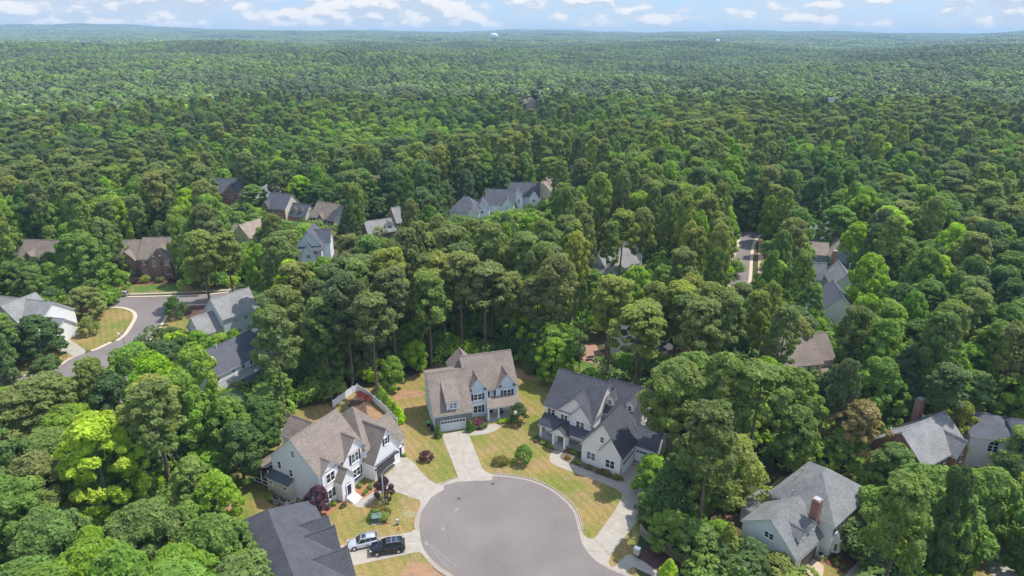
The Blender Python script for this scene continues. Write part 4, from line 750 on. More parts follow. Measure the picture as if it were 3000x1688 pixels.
# ------------------------------------------------------------------ foliage
def leaf_mat(name,var=.16,island=False,bark=False,trans=.46,woods=False):
    m,nt,b=newmat(name); N=nt.nodes; L=nt.links
    oi=N.new('ShaderNodeObjectInfo'); ti=N.new('ShaderNodeAttribute'); ti.attribute_type='INSTANCER'; ti.attribute_name='tint'; at_=N.new('ShaderNodeAttribute'); at_.attribute_name='leaf'
    ge=N.new('ShaderNodeNewGeometry')
    r=ge.outputs['Random Per Island'] if island else oi.outputs['Random']
    def mr(o,a,b_,c,d):
        n=N.new('ShaderNodeMapRange'); n.inputs[1].default_value=a; n.inputs[2].default_value=b_; n.inputs[3].default_value=c; n.inputs[4].default_value=d; L.new(o,n.inputs[0]); return n.outputs[0]
    col=ti.outputs['Vector']
    if woods:       # stands of pine and of broadleaf trees differ in colour over the land
        nz=N.new('ShaderNodeTexNoise'); nz.inputs['Scale'].default_value=.0065; nz.inputs['Detail'].default_value=5; nz.inputs['Roughness'].default_value=.65; L.new(ge.outputs['Position'],nz.inputs['Vector'])
        mx=N.new('ShaderNodeMix'); mx.data_type='RGBA'; L.new(mr(nz.outputs[0],.46,.54,0,1),mx.inputs[0]); mx.inputs[6].default_value=(.125,.170,.062,1); mx.inputs[7].default_value=(.185,.275,.064,1); col=mx.outputs[2]
    hs=N.new('ShaderNodeHueSaturation'); L.new(col,hs.inputs['Color'])
    L.new(mr(r,0,1,.487,.512),hs.inputs['Hue']); mu=N.new('ShaderNodeMath'); mu.operation='MULTIPLY'
    wn=N.new('ShaderNodeTexWhiteNoise'); wn.noise_dimensions='1D'; L.new(r,wn.inputs['W'])
    L.new(mr(wn.outputs[0],0,1,1-var,1+var),mu.inputs[0]); L.new(mr(at_.outputs['Fac'],0,1,.72,1.3),mu.inputs[1]); L.new(mu.outputs[0],hs.inputs['Value'])
    L.new(mr(wn.outputs[0],0,1,.85,1.12),hs.inputs['Saturation'])
    b.inputs['Roughness'].default_value=.62; b.inputs['Specular IOR Level'].default_value=.22; L.new(hs.outputs[0],b.inputs['Base Color'])
    if trans:
        t=N.new('ShaderNodeBsdfTranslucent'); g=N.new('ShaderNodeMix'); g.data_type='RGBA'; g.blend_type='MULTIPLY'; g.inputs[0].default_value=1; L.new(hs.outputs[0],g.inputs[6]); g.inputs[7].default_value=(1.35,1.45,.6,1); L.new(g.outputs[2],t.inputs[0])
        ms=N.new('ShaderNodeMixShader'); ms.inputs[0].default_value=trans; L.new(b.outputs[0],ms.inputs[1]); L.new(t.outputs[0],ms.inputs[2]); L.new(ms.outputs[0],nt.nodes['Material Output'].inputs[0])
    return m
LEAF=leaf_mat('leaves'); FARLEAF=leaf_mat('distant_leaves',.32,True,trans=0,woods=True); MIDLEAF=leaf_mat('woodland_leaves',.30,False,trans=0,woods=True)
BARK=mat('pine_bark',(.17,.125,.10),.95,.1,var=.3,scale=3); BARKG=mat('grey_bark',(.20,.18,.155),.95,.1,var=.3,scale=3)
def unit(n,r):
    d=r.normal(size=(n,3)); return d/np.linalg.norm(d,axis=1)[:,None]
def leafcloud(name,cent,rad,squash,per,size,r,outw=.68,axis=None,m=None,elong=1.5,upb=.35,shape=None):
    """many small leaf sprays over the outer skin of each bough"""
    cent=np.asarray(cent,float); rad=np.asarray(rad,float); k=len(cent)
    cnt=np.maximum(6,(per*(rad/rad.mean())**2)).astype(int); idx=np.repeat(np.arange(k),cnt); n=len(idx)
    d=unit(n,r); ax=np.array([0,0,cent[:,2].mean()]) if axis is None else np.asarray(axis)
    out=cent[idx]-ax; out/=np.linalg.norm(out,axis=1)[:,None]+1e-6; out[:,2]+=.35
    flip=((d*out).sum(1)<-.25); d[flip]*=-1
    rr=rad[idx]*(.80+.28*r.random(n)**.6)
    lump=1+.16*np.sin(d[:,0]*5+idx)*np.sin(d[:,1]*6+idx*2)
    p=cent[idx]+d*(rr*lump)[:,None]*np.array([1,1,squash])
    nn=d*outw+unit(n,r)*.68; nn[:,2]+=upb; nn/=np.linalg.norm(nn,axis=1)[:,None]
    t=np.cross(nn,unit(n,r)); t/=np.linalg.norm(t,axis=1)[:,None]+1e-6; bt=np.cross(nn,t)
    s=size*(.6+.8*r.random(n)); a=t*(s*elong*.5)[:,None]; b_=bt*(s*.5)[:,None]
    v=np.stack([p-a,p+b_*.9-a*.1,p+a,p-b_*.9+a*.1],1).reshape(-1,3)
    me=bpy.data.meshes.new(name); me.vertices.add(4*n); me.vertices.foreach_set('co',v.astype(np.float32).ravel())
    me.loops.add(4*n); me.loops.foreach_set('vertex_index',np.arange(4*n,dtype=np.int32)); me.polygons.add(n); me.polygons.foreach_set('loop_start',np.arange(0,4*n,4,dtype=np.int32))
    try: me.polygons.foreach_set('loop_total',np.full(n,4,dtype=np.int32))
    except Exception: pass
    a_=me.attributes.new('leaf','FLOAT','FACE'); bough=r.random(k); a_.data.foreach_set('value',(.55*bough[idx]+.45*r.random(n)).astype(np.float32))
    me.materials.append(m or LEAF); me.update(); me.validate(); return me
def broad_boughs(H,Rr,base,r,n,top=.72,rr=(.16,.30)):
    c=[];q=[]
    for i in range(n):
        t=(i+.5)/n; z=base+(H-base)*(t**.85); prof=math.sin(math.pi*min(1,(.16+.84*t)**top))**.62 if t<.999 else .2
        th=i*2.399+r.random()*.8; k=prof*(.38+.62*r.random()**.7)
        c.append((Rr*k*math.cos(th),Rr*k*math.sin(th),z-Rr*.12)); q.append(Rr*(rr[0]+(rr[1]-rr[0])*r.random()))
    for i in range(max(3,n//7)): c.append((Rr*.15*r.normal(),Rr*.15*r.normal(),H-Rr*(.28+.25*r.random()))); q.append(Rr*.28)
    return c,q
def trunk_mesh(name,H,cb,rad,boughs,r,m,lean=.0,nlimb=10,top=.92):
    mb=MB(); pts=[]; n=7
    for i in range(n+1):
        t=i/n; pts.append((lean*H*t*t+.12*math.sin(t*5)*(t>.1),.10*math.sin(t*4+1)*(t>.1),H*top*t))
    for i in range(n): mb.tube(pts[i],pts[i+1],rad*(1-.82*i/n),rad*(1-.82*(i+1)/n),7,False)
    mb.tube((0,0,-.4),(0,0,.5),rad*1.35,rad,7,False)
    ids=r.choice(len(boughs),min(nlimb,len(boughs)),replace=False)
    for j in ids:
        c=boughs[j]; z=max(cb*.75,c[2]-abs(c[0])*.5-abs(c[1])*.5-.5); z=min(z,H*.85); t=z/(H*top)
        s=(lean*H*t*t,0,z); mb.tube(s,(c[0]*.9,c[1]*.9,c[2]),rad*.30*(1-.6*t),rad*.06,5,False)
    me=mb.mesh(name,m,True); return me
PROTO={}
def make_broad(key,H,Rr,base,seed,n=46,per=190,size=.50,squash=.78,col=(.085,.15,.03),**kw):
    r=np.random.default_rng(seed); c,q=broad_boughs(H,Rr,base,r,n,**kw)
    PROTO[key]=dict(crown=leafcloud('crown',c,q,squash,per,size,r),trunk=trunk_mesh('trunk',H,base,.02*H+.05,c,r,BARKG),H=H,R=Rr,base=base,col=col)
def make_pine(key,H,Rr,base,seed,n=58,per=105,size=.42,col=(.085,.115,.038),lean=0,m=None):
    r=np.random.default_rng(seed); c=[];q=[]
    for i in range(n):
        t=(i+.3)/n; z=base+(H-base)*t; prof=(math.sin(math.pi*(.12+.80*t)))**.7*(1-.25*t)
        th=i*2.399+r.random(); k=prof*(.35+.62*r.random()**.7)
        if i<n*.2 and r.random()<.45: continue
        c.append((Rr*k*math.cos(th)+lean*z*z/H,Rr*k*math.sin(th),z-.3)); q.append(Rr*(.13+.15*r.random()))
    for i in range(6): c.append((Rr*.22*r.normal()+lean*H,Rr*.22*r.normal(),H-Rr*(.15+.35*r.random()))); q.append(Rr*.26)
    PROTO[key]=dict(crown=leafcloud('crown',c,q,.62,per,size,r,outw=.6,elong=1.8,upb=.5),trunk=trunk_mesh('trunk',H,base,.013*H+.05,c,r,BARK,lean,14,.93),H=H,R=Rr,base=base,col=col)
def make_cone(key,H,Rr,seed,n=60,per=70,size=.3,col=(.035,.075,.025)):
    r=np.random.default_rng(seed); c=[];q=[]
    for i in range(n):
        t=((i+.5)/n)**1.15; z=.1*H+H*.86*t; th=i*2.399; k=Rr*(1-t)**.8*(.62+.2*r.random()); c.append((k*math.cos(th),k*math.sin(th),z)); q.append(Rr*(.34*(1-t)+.13))
    PROTO[key]=dict(crown=leafcloud('crown',c,q,1.2,per,size,r),trunk=trunk_mesh('trunk',H,.5,.09,c,r,BARK,0,3,.8),H=H,R=Rr,base=.1*H,col=col)
make_broad('oak1',18,5.6,4.5,1,n=74,per=130,rr=(.11,.25),size=.46); make_broad('oak2',17,5.2,3.5,2,n=84,per=110,rr=(.10,.22),size=.44); make_broad('tulip',22,4.6,6,3,n=90,per=110,top=.9,rr=(.12,.25),size=.44); make_broad('maple',15,5.0,2.6,4,n=72,per=120,rr=(.11,.24),size=.46)
make_broad('big',16,8.2,2.6,5,n=120,per=230,size=.44,rr=(.12,.20)); make_broad('small',8,3.3,1.6,6,n=30,per=150,size=.32); make_broad('airy',15,5,3,12,n=40,per=110,size=.40,col=(.105,.155,.05))
make_pine('pine1',23,4.8,11.5,7); make_pine('pine2',24,4.4,13.5,8,n=48); make_pine('pine3',21,5.4,9.5,9,n=70); make_pine('pinelean',25,4.6,13,10,n=50,lean=.05); make_pine('bigpine',22,6.4,9,11,n=100,per=140,size=.40)
make_cone('cedar',11,3.2,13,per=130,size=.4); make_cone('arbor',3,.75,14,n=30,per=45,size=.14,col=(.04,.10,.02))
make_broad('ornam',4.2,1.9,1.0,15,n=30,per=100,size=.2,rr=(.22,.36),col=(.09,.14,.03)); make_broad('shrubtree',3.0,1.25,.5,16,n=24,per=90,size=.15,rr=(.22,.36))
PINES=('pine1','pine2','pine3','pinelean','bigpine')
BR=2.25
GREEN={'mid':(.092,.155,.028),'bright':(.122,.188,.030),'yellow':(.178,.262,.020),'dark':(.055,.100,.028),'pine':(.098,.132,.040),'darkpine':(.070,.100,.036),'olive':(.122,.148,.040),'blue':(.075,.12,.045),'rust':(.14,.12,.05),'red':(.085,.028,.035),'plum':(.055,.028,.04),'gold':(.22,.19,.035),'white':(.32,.34,.24),'cream':(.34,.30,.12)}
GREEN={k:tuple(v*(1.10 if i==0 and k not in('white','cream','gold','plum','red') else 1)*(BR if k not in('white','cream','gold') else 1.2) for i,v in enumerate(c)) for k,c in GREEN.items()}
TREES=[]   # dict(x,y,kind,s,sz,rz,col,label)
def plant(kind,x,y,H=None,Rr=None,col=None,label=None,name=None,cat='tree',group=None,rz=None,z=None,colname=None):
    p=PROTO[kind]; H=H or p['H']; Rr=Rr or p['R']
    t=dict(kind=kind,x=x,y=y,H=H,R=Rr,col=col or p['col'],label=label,name=name,cat=cat,group=group,rz=rng.random()*6.28 if rz is None else rz,z=float(land_z(x,y)) if z is None else z,colname=colname)
    TREES.append(t); return t
def top(kind,u,v,H,Rr,col,label=None,**kw):      # crown top measured in the overview
    x,y=at('V',u,v,H); return plant(kind,x,y,H,Rr,GREEN[col],label,colname=col,**kw)
def foot(kind,c,u,v,H,Rr,col,label=None,**kw):   # trunk foot measured
    x,y=at(c,u,v,0); return plant(kind,x,y,H,Rr,GREEN[col],label,colname=col,**kw)
LABN={}
TOPX=0
# trees that can be told apart in the photo
top('big',90,1290,15,6.5,'mid'); top('big',340,1270,14,6.6,'mid'); top('big',520,1300,12.5,5.6,'mid'); top('big',210,1370,14,6.5,'mid'); top('big',430,1385,13,6.2,'mid'); top('big',600,1395,10,4.4,'mid',rz=1.); top('big',30,1420,14,6.5,'mid'); top('big',300,1460,13,6,'mid')
top('oak1',70,1150,15,5,'olive'); top('oak2',40,1210,14,4.6,'mid')
foot('oak2','P',990,985,20,5.9,'yellow','bright yellow-green tree, the yellowest in the left foreground woods');  
foot('pinelean','P',1540,850,23,4.4,'pine','tall leaning pine with long bare trunk left of the shuttered house',rz=3.3)
top('oak1',375,890,18,5.2,'bright'); top('oak2',440,930,18,4.6,'bright'); top('oak1',478,868,18,4.8,'bright'); top('maple',492,832,9,3.4,'mid'); top('airy',310,1030,15,4.4,'blue'); top('maple',560,1000,13,4.2,'mid'); top('tulip',470,1150,13,3.2,'bright'); top('maple',530,1190,11,3.6,'bright'); top('maple',590,1060,12,4,'dark'); top('maple',640,1000,11,3.8,'dark')
top('pine3',100,950,19,6,'pine'); top('pine3',215,905,19,3.5,'pine'); top('pine1',30,985,18,5,'pine'); top('pine2',370,960,20,5,'olive')
foot('pine1','K',245,920,22,4.6,'pine','pine with bare trunk behind the left end of the white fence'); foot('pine1','A',870,540,25,4.6,'pine','tallest pine directly behind the shuttered house roof'); foot('pine2','K',765,985,24,4.6,'pine','pine with thick bare trunk at the corner of the white vinyl fence')
foot('pine2','K',955,700,25,4.8,'pine'); foot('pine1','K',1345,650,23,4.8,'pine'); foot('pine2','N',300,1310,23,4.6,'pine'); foot('tulip','J',10,430,20,4.2,'dark'); foot('pinelean','J',350,860,22,2.0,'darkpine','slender dark bare trunk standing on the green lawn by the brick patio',rz=2)
foot('small','K',930,900,8,3.0,'mid'); foot('small','K',1180,700,8,3,'bright'); foot('small','A',620,850,9,2.6,'dark')
foot('bigpine','C',1475,1215,21.5,5.8,'pine','big rounded pine overhanging the right end of the white house')
foot('pinelean','H',1290,580,21,4.2,'darkpine','pine with long leaning trunk beside the taupe roofed back house',rz=0.2); foot('pine1','N',1690,1140,0.0 or 8,2.8,'pine') if 0 else None
foot('pine3','T',1765,1135,22,6.0,'pine','broad pine in the mulch island at the left street corner'); foot('pine1','T',1965,1080,20,4.6,'pine','pine at the roadside just right of the island pine'); foot('pine1','T',2280,980,19,4.4,'pine'); foot('pine2','T',2425,1060,20,5,'pine')
foot('oak1','T',770,1060,20,7.4,'mid','large dark green round tree by the parked car at the left junction'); foot('maple','T',740,1235,9,5.0,'olive','low wide yellow-green tree on the left corner lawn'); foot('ornam','T',750,1378,4.6,2.3,'olive','little round tree alone on the left corner lawn')
foot('maple','L',400,480,11,5.4,'dark','dark round tree hiding the front of the white gabled house'); foot('oak2','L',60,560,13,5,'mid'); foot('small','T',460,900,8.5,3.4,'dark'); foot('small','T',330,900,7,2.8,'dark'); foot('ornam','T',250,990,5,3.6,'white','tree covered in white blossom at the far left'); foot('small','T',450,1180,7,3.6,'dark'); foot('small','T',1000,1010,7,2.8,'mid')
foot('ornam','T',1475,1240,6.2,2.5,'dark','small dark tree standing alone in the mulch beside the left street'); foot('ornam','L',105,730,3.2,2.2,'dark','low flat-topped clipped tree beside the path at the left edge')
foot('shrubtree','L',430,590,3.,3,'dark')
foot('cedar','M',640,620,15,4.0,'dark','dark conical evergreen between the tan roof house and the dormer house'); foot('small','M',510,640,6,2.6,'cream','small cream flowering tree beside the pale blue gabled house'); foot('ornam','M',890,590,5.4,4.0,'white','low white flowering tree in front of the arched dormer'); foot('pine2','M',700,520,24,4.6,'pine')
foot('small','T',2070,410,6,4.4,'plum','dark purple tree in front of the slate brick house'); foot('maple','M',290,560,5.5,4.8,'bright')
foot('cedar','M',1990,345,9,2.4,'dark','small dark cone evergreen in front of the distant row'); foot('cedar','M',2180,290,9,2.8,'dark')
top('maple',1442,452,13,5.2,'bright'); top('maple',1470,445,13,5,'bright'); top('maple',1425,515,9,3.4,'yellow')
[top('maple',a_,b_,7.5,3.6,c_) for a_,b_,c_ in ((1172,548,'mid'),(1215,552,'bright'),(1262,542,'dark'),(1305,535,'bright'),(1345,528,'mid'))]; top('pine3',1390,580,20,5,'pine'); top('pine1',1760,470,23,6,'olive'); top('pine3',1805,500,21,5.2,'pine'); top('oak1',1740,505,20,6,'mid'); top('pine3',1998,550,21,5.2,'olive','broad olive pine right of the bend in the right-hand road'); top('tulip',1962,655,12,2.8,'yellow','slim bright yellow-green tree at the right-hand roadside'); top('oak1',2160,560,17,4.6,'bright')
top('oak1',1605,672,18,5.4,'bright'); top('tulip',1665,720,17,4.4,'bright'); top('pine3',1790,715,21,5,'pine'); top('pine1',1872,718,20,3.4,'pine'); top('airy',1950,750,14,6,'olive'); top('airy',2000,790,14,5,'olive'); top('oak2',2150,480,17,4,'bright'); top('oak1',2195,640,19,5.2,'bright'); top('oak2',2190,740,18,4.6,'mid'); top('pine3',2192,800,18,3.8,'pine')
top('oak2',1340,690,19,5,'yellow'); top('tulip',1400,820,12,4.2,'bright'); top('maple',1395,850,11,4.2,'mid')
top('maple',1850,1000,13,4,'bright'); top('oak2',1930,900,15,5,'mid'); top('maple',1890,960,14,4.2,'bright'); top('oak1',2010,930,15,5.2,'mid'); top('oak2',2172,1010,14,5.0,'rust','broad tree with rusty brown leaf tips over the blue pool cover'); top('oak1',2010,1025,13,4.0,'mid'); top('cedar',2290,870,17,5.5,'dark'); top('cedar',2410,860,18,6,'mid'); top('oak2',2230,900,17,4.6,'mid'); top('oak1',2240,760,17,5.6,'bright'); top('oak2',2430,1010,11,3.0,'olive')
foot('airy','F',2330,480,14.,5.6,'olive','airy yellow-olive tree with pale bare limbs in front of the grey roof house',rz=1); foot('cedar','F',1790,560,12.5,3.8,'dark','dark evergreen leaning over the right driveway'); foot('maple','F',1640,560,5.5,2.6,'mid'); foot('maple','F',1800,800,6.0,3.4,'mid'); foot('maple','F',2050,930,6.5,3.4,'mid'); foot('maple','F',1640,330,8,3.2,'bright'); foot('cedar','F',2330,1000,8.,2.1,'olive','slim pale-green columnar tree by the bottom right wooden fence'); foot('cedar','F',1800,1100,3.4,1.3,'yellow','small bright conical sapling in the dark bark bed'); foot('maple','F',2250,830,5,2.5,'mid'); foot('small','F',1950,400,10,3.4,'dark')
top('big',2352,1178,15.5,7.8,'mid','huge spreading tree at the bottom right beside the grey roof house'); top('oak2',2130,1080,9,4,'mid'); top('big',2510,1180,13,5.5,'bright','bright round tree at the right edge below the arched window'); top('oak2',2590,1080,10,4,'bright'); top('oak1',2260,1120,9.5,4,'mid'); top('ornam',1960,1400,3.6,2.8,'olive')
# small yard plants
def shrub(kind,c,u,v,H,Rr,col,label,name='shrub',group=None): t=foot(kind,c,u,v,H,Rr,col,label,name=name,cat='shrub',group=group); return t
foot('ornam','B',1388,1290,3.6,1.65,'mid','young green tree on the front lawn of the blue house')
foot('ornam','B',357,1262,1.9,1.2,'red','small dark red maple on the lawn strip between the two left driveways'); foot('ornam','A',1905,1330,4.6,1.5,'plum','red-leaved tree beside the street lamp'); foot('small','A',1215,1470,5.2,2.0,'plum','plum-leaved tree at the front corner of the shuttered house'); foot('ornam','B',1340,870,4.4,1.7,'dark','dark spiky tree at the end of the blue house porch')
foot('arbor','B',485,1015,2.9,.75,'dark','narrow arborvitae left of the stone garage'); foot('arbor','B',818,955,3.1,.72,'dark','narrow arborvitae right of the stone garage')
for i in range(9):
    t=i/8; u,v=750+t*230,975+t*260
    foot('arbor','K',u+25,v+5,3.6,1.05,'yellow' if i%3 else 'bright',['yellow-green conifer at the far end of the row beside the white fence','second conifer from the far end of the fence row','third conifer from the far end of the fence row','fourth conifer from the far end of the fence row','middle conifer of the row beside the white fence','sixth conifer from the far end of the fence row','seventh conifer from the far end of the fence row','last but one conifer of the row beside the white fence','nearest conifer of the row beside the white fence'][i],name='hedge_conifer',cat='conifer',group='yellow-green conifers along the white fence')
# ------------------------------------------------------------------ the woods: where trees may stand
NOG=[YARD,[(860,1450),(1760,1450),(1900,3200),(600,3200)],[(1870,1290),(1900,1270),(2040,1170),(2190,1240),(2200,1310),(2190,1449),(1870,1400)],
 [(290,735),(560,735),(700,690),(930,640),(930,665),(700,720),(620,770),(430,830),(300,880),(270,930),(200,980),(0,1010),(0,890),(60,880),(160,880),(180,840),(150,770),(280,770)],
 [(1845,580),(1925,580),(1915,740),(1820,740)],[(300,690),(470,690),(470,760),(300,760)],[(1450,850),(1560,850),(1560,935),(1450,935)],
 [(850,610),(940,600),(940,650),(850,650)],[(1600,1330),(1900,1400),(1900,1460),(1550,1460)],[(2480,1380),(2600,1380),(2600,1600),(2400,1600)],[(690,655),(860,650),(860,700),(690,710)]]
PROT=[([(150,1060),(250,1025),(420,1090),(450,1250),(330,1290),(190,1290)],at('P',990,985)[1]-1),([(570,1175),(630,1165),(705,1125),(722,1055),(770,1040),(850,1015),(850,985),(905,972),(960,1000),(1012,985),(1060,930),(1130,895),(1150,885),(1285,880),(1310,930),(1400,922),(1640,970),(1700,1090),(1650,1140),(1620,1200),(1605,1330),(1560,1420),(1650,1480),(900,1480),(620,1310),(565,1300)],125),
 ([(300,735),(560,735),(640,700),(620,760),(510,800),(430,830),(300,880),(250,930),(150,950),(50,940),(160,890),(170,850),(280,790)],175),
 ([(292,602),(445,602),(445,735),(300,735)],200),([(55,600),(160,605),(165,640),(90,660),(60,650)],200),([(0,720),(80,720),(160,800),(140,800),(60,760),(40,800),(0,800)],156),
 ([(510,805),(600,735),(640,745),(650,760),(555,840)],168),([(520,915),(560,880),(650,855),(680,860),(660,900),(640,950),(520,1000)],141),
 ([(556,462),(600,460),(602,512),(565,512)],295),([(620,490),(700,480),(860,520),(850,575),(740,560),(630,520)],262),([(600,552),(645,550),(640,600),(600,600)],228),([(748,580),(790,575),(820,600),(820,640),(780,655),(760,620)],215),([(880,615),(910,610),(910,638),(880,638)],225),([(940,560),(1010,535),(1012,570),(985,600),(940,575)],242),([(945,436),(975,436),(972,490),(960,490)],315),
 ([(1125,510),(1150,510),(1240,490),(1330,475),(1360,458),(1385,475),(1380,512),(1300,530),(1180,545),(1130,548)],296),
 ([(1852,585),(1915,588),(1900,720),(1840,708)],212),([(1530,675),(1620,632),(1662,628),(1650,660),(1540,690)],205),
 ([(2050,592),(2075,590),(2110,625),(2140,640),(2138,670),(2065,665)],222),([(2070,662),(2110,668),(2140,735),(2090,745)],196),([(2085,745),(2140,740),(2120,780),(2110,830),(2080,830)],168),
 ([(2040,870),(2110,870),(2112,905),(2060,930),(2035,900)],134),([(2240,1110),(2360,1045),(2440,1160),(2390,1190),(2320,1175)],114),([(2430,1075),(2575,1045),(2560,1090),(2500,1160),(2440,1150)],118),
 ([(1868,1300),(1900,1240),(2040,1170),(2190,1240),(2170,1300),(2165,1475),(1960,1475),(1870,1390)],85),([(1452,885),(1500,870),(1510,925),(1455,925)],145),([(1303,232),(1330,215),(1375,212),(1372,240),(1358,272),(1312,272)],775),([(950,1360),(1600,1360),(1620,1600),(900,1600)],70),([(0,900),(165,893),(150,950),(0,985)],150),([(2078,780),(2135,780),(2118,862),(2072,872)],152),([(2060,1070),(2105,1066),(2110,1105),(2065,1110)],99),([(2490,1290),(2575,1270),(2575,1475),(2420,1475),(2400,1410)],72),([(1850,1330),(1900,1380),(1990,1475),(1850,1475)],72),([(180,218),(208,218),(208,228),(180,228)],880),([(1440,430),(1465,430),(1465,450),(1440,450)],370),([(2035,512),(2070,512),(2070,530),(2035,530)],260),
 ([(1620,860),(1660,840),(1660,900),(1620,900)],145),([(245,1010),(330,1000),(330,1025),(250,1030)],112),([(0,1060),(40,1055),(40,1080),(0,1080)],104)]
def inpoly(x,y,P):
    P=np.asarray(P,float); c=np.zeros(np.shape(x),bool); j=len(P)-1
    for i in range(len(P)):
        a=(P[i,1]>y)!=(P[j,1]>y)
        with np.errstate(divide='ignore',invalid='ignore'): q=(P[j,0]-P[i,0])*(y-P[i,1])/(P[j,1]-P[i,1])+P[i,0]
        c^=a&(x<q); j=i
    return c
def blocked(x,y,z,H,Rr,base):
    """True where a tree would stand on open ground, in a house, or hide something the photo shows"""
    u,v=proj(x,y,z); u=u*.8583; v=v*.8583; bad=np.zeros(x.shape,bool)
    for P in NOG: bad|=inpoly(u,v,P)
    for (ox,oy,b,u0,u1,v0,v1) in FOOT:
        du=(x-ox)*math.cos(b)+(y-oy)*math.sin(b); dv=-(x-ox)*math.sin(b)+(y-oy)*math.cos(b); g=1.5
        bad|=(du>u0-g)&(du<u1+g)&(dv>v0-g)&(dv<v1+g)
    hide=np.zeros(x.shape,bool)
    for P,dep in PROT:
        for fz,fr in ((1.,0),(.93,.6),(.93,-.6),(.8,.95),(.8,-.95),(.65,1),(.65,-1),(.5,.9),(.5,-.9),(.55,0),(.78,0),(.4,0)):
            zz=z+H*fz; ok=zz>z+base*.8
            a,b_=proj(x+Rr*fr,y,zz); hide|=inpoly(a*.8583,b_*.8583,P)&(y<dep)&ok
    return bad,hide
def dirnoise(x,y,s,sd):
    r=np.random.default_rng(sd); o=0
    for k in range(7):
        a=r.random()*6.28; f=s*(.6+1.6*r.random()); o=o+np.sin((x*math.cos(a)+y*math.sin(a))*f+r.random()*6.28)
    return o/2.65
hand=np.array([(t['x'],t['y'],t['R']) for t in TREES if t['H']>6])
def grid(d0,d1,sp,half=.76,seed=1):
    r=np.random.default_rng(seed); n=int(d1/sp)+2; gx,gy=np.meshgrid(np.arange(-n,n)*sp,np.arange(0,n)*sp)
    gx=gx+(np.arange(gx.shape[0])%2)[:,None]*sp*.5
    x=(gx+r.uniform(-.38,.38,gx.shape)*sp).ravel(); y=(gy+r.uniform(-.38,.38,gy.shape)*sp).ravel()
    d=np.hypot(x,y); k=(d>=d0)&(d<d1)&(np.abs(np.arctan2(x,y+14))<half)&(y>34); return x[k],y[k],r
PK=['pine1','pine2','pine3']; BK=['oak1','oak2','tulip','maple']
X,Y,r=grid(36,640,7.6)
Z=land_z(X,Y); pn=dirnoise(X,Y,.022,5)+.75*r.normal(size=X.shape); nearpine=(Y<215)&(Y>100)&(np.abs(X+5)<90)
pine=pn+(nearpine*.9)>.35
H=np.where(pine,r.uniform(18,26,X.shape),r.uniform(12,22,X.shape)); Rr=np.where(pine,r.uniform(3.3,5.4,X.shape),r.uniform(3.6,6.8,X.shape))
H=H*(1+.12*dirnoise(X,Y,.012,9)); Rr=Rr*(1+.20*dirnoise(X,Y,.03,33))
bad,hide=blocked(X,Y,Z,H,Rr,np.where(pine,H*.5,H*.2))
for f,f2 in ((.62,.75),(.36,.55)):
    idx=np.where(hide&~bad)[0]; h2=H[idx]*(f if f>.5 else .58); 
    H[idx]=h2; Rr[idx]*=.78; pine[idx]=False
    b2,hd=blocked(X[idx],Y[idx],Z[idx],H[idx],Rr[idx],H[idx]*.2); hide[idx]=hd
keep=~bad&~hide
for hx,hy,hr in hand: keep&=np.hypot(X-hx,Y-hy)>max(3.2,.62*hr)
X,Y,Z,H,Rr,pine=[a[keep] for a in (X,Y,Z,H,Rr,pine)]
kk=r.integers(0,3,len(X)); kb=r.integers(0,4,len(X)); ct=r.random(len(X)); rot=r.uniform(0,6.28,len(X))
green=dirnoise(X,Y,.03,21)+.6*r.normal(size=X.shape)
cols=[]
for i in range(len(X)):
    if pine[i]: cols.append('pine' if ct[i]<.62 else 'olive' if ct[i]<.8 else 'darkpine')
    else: cols.append('bright' if green[i]>.75 else 'mid' if green[i]>-.35 else ('dark' if ct[i]<.6 else 'blue') if ct[i]<.955 or Y[i]<120 else 'yellow')
pu,pv=proj(X,Y,Z+H*.8); inn=(pu>-40)&(pu<3040)&(pv<1750)&(pv>0); score=np.where(inn,Rr*np.sqrt(H)/np.hypot(X,Y),0)
n_ind=298-sum(1 for t in TREES if t['cat']=='tree'); order=np.argsort(-score); ind=set(order[:n_ind].tolist())
for i in ind:
    k=PK[kk[i]] if pine[i] else BK[kb[i]]
    if H[i]<9 and not pine[i]: k='small'
    plant(k,X[i],Y[i],H[i],Rr[i],GREEN[cols[i]],None,rz=rot[i],z=float(Z[i]),colname=cols[i])
# ---- labels for the trees nobody named by hand
LM=[('the blue house',(-8,120)),('the white house right of the circle',(14,108)),('the shuttered house',(-22,98)),('the grey roof house at bottom right',(50,82)),('the charcoal roof at bottom left',(-35,78)),('the grey two-storey house on the left',(-60,128)),('the sage green house',(-74,158)),('the white gabled house at the left edge',(-122,158)),
 ('the wide brick house',(-113,205)),('the far left cream and brick house',(-150,206)),('the brick houses with slate roofs',(-95,272)),('the tan roof house',(-72,260)),('the pale blue gabled house',(-68,222)),('the arched dormer house',(-46,248)),('the distant house row',(-5,275)),('the twin roof house',(38,200)),('the right-hand road',(78,200)),('the slate blue right-row house',(108,222)),('the middle of the right-hand row',(100,190)),('the taupe roofed back house',(68,138)),('the house with the brick patio',(33,150)),('the brick fronted house on the right',(76,104)),('the arched window house',(86,96)),('the hidden taupe roof at left',(-78,112)),('the middle pine belt',(-10,165)),('the left street junction',(-85,180)),('the far right woods',(150,150)),('the upper right woods',(140,230)),('the upper middle woods',(30,290)),('the far left woods',(-170,190)),('the bottom right corner',(62,66)),('the bottom left corner',(-58,66))]
DES={'pine':'grey-green pine','olive':'olive-toned tree','darkpine':'dark pine','bright':'bright green broadleaf tree','mid':'mid-green broadleaf tree','dark':'dark green tree','blue':'blue-green tree','yellow':'yellow-green tree','rust':'rusty tree'}
grp={}
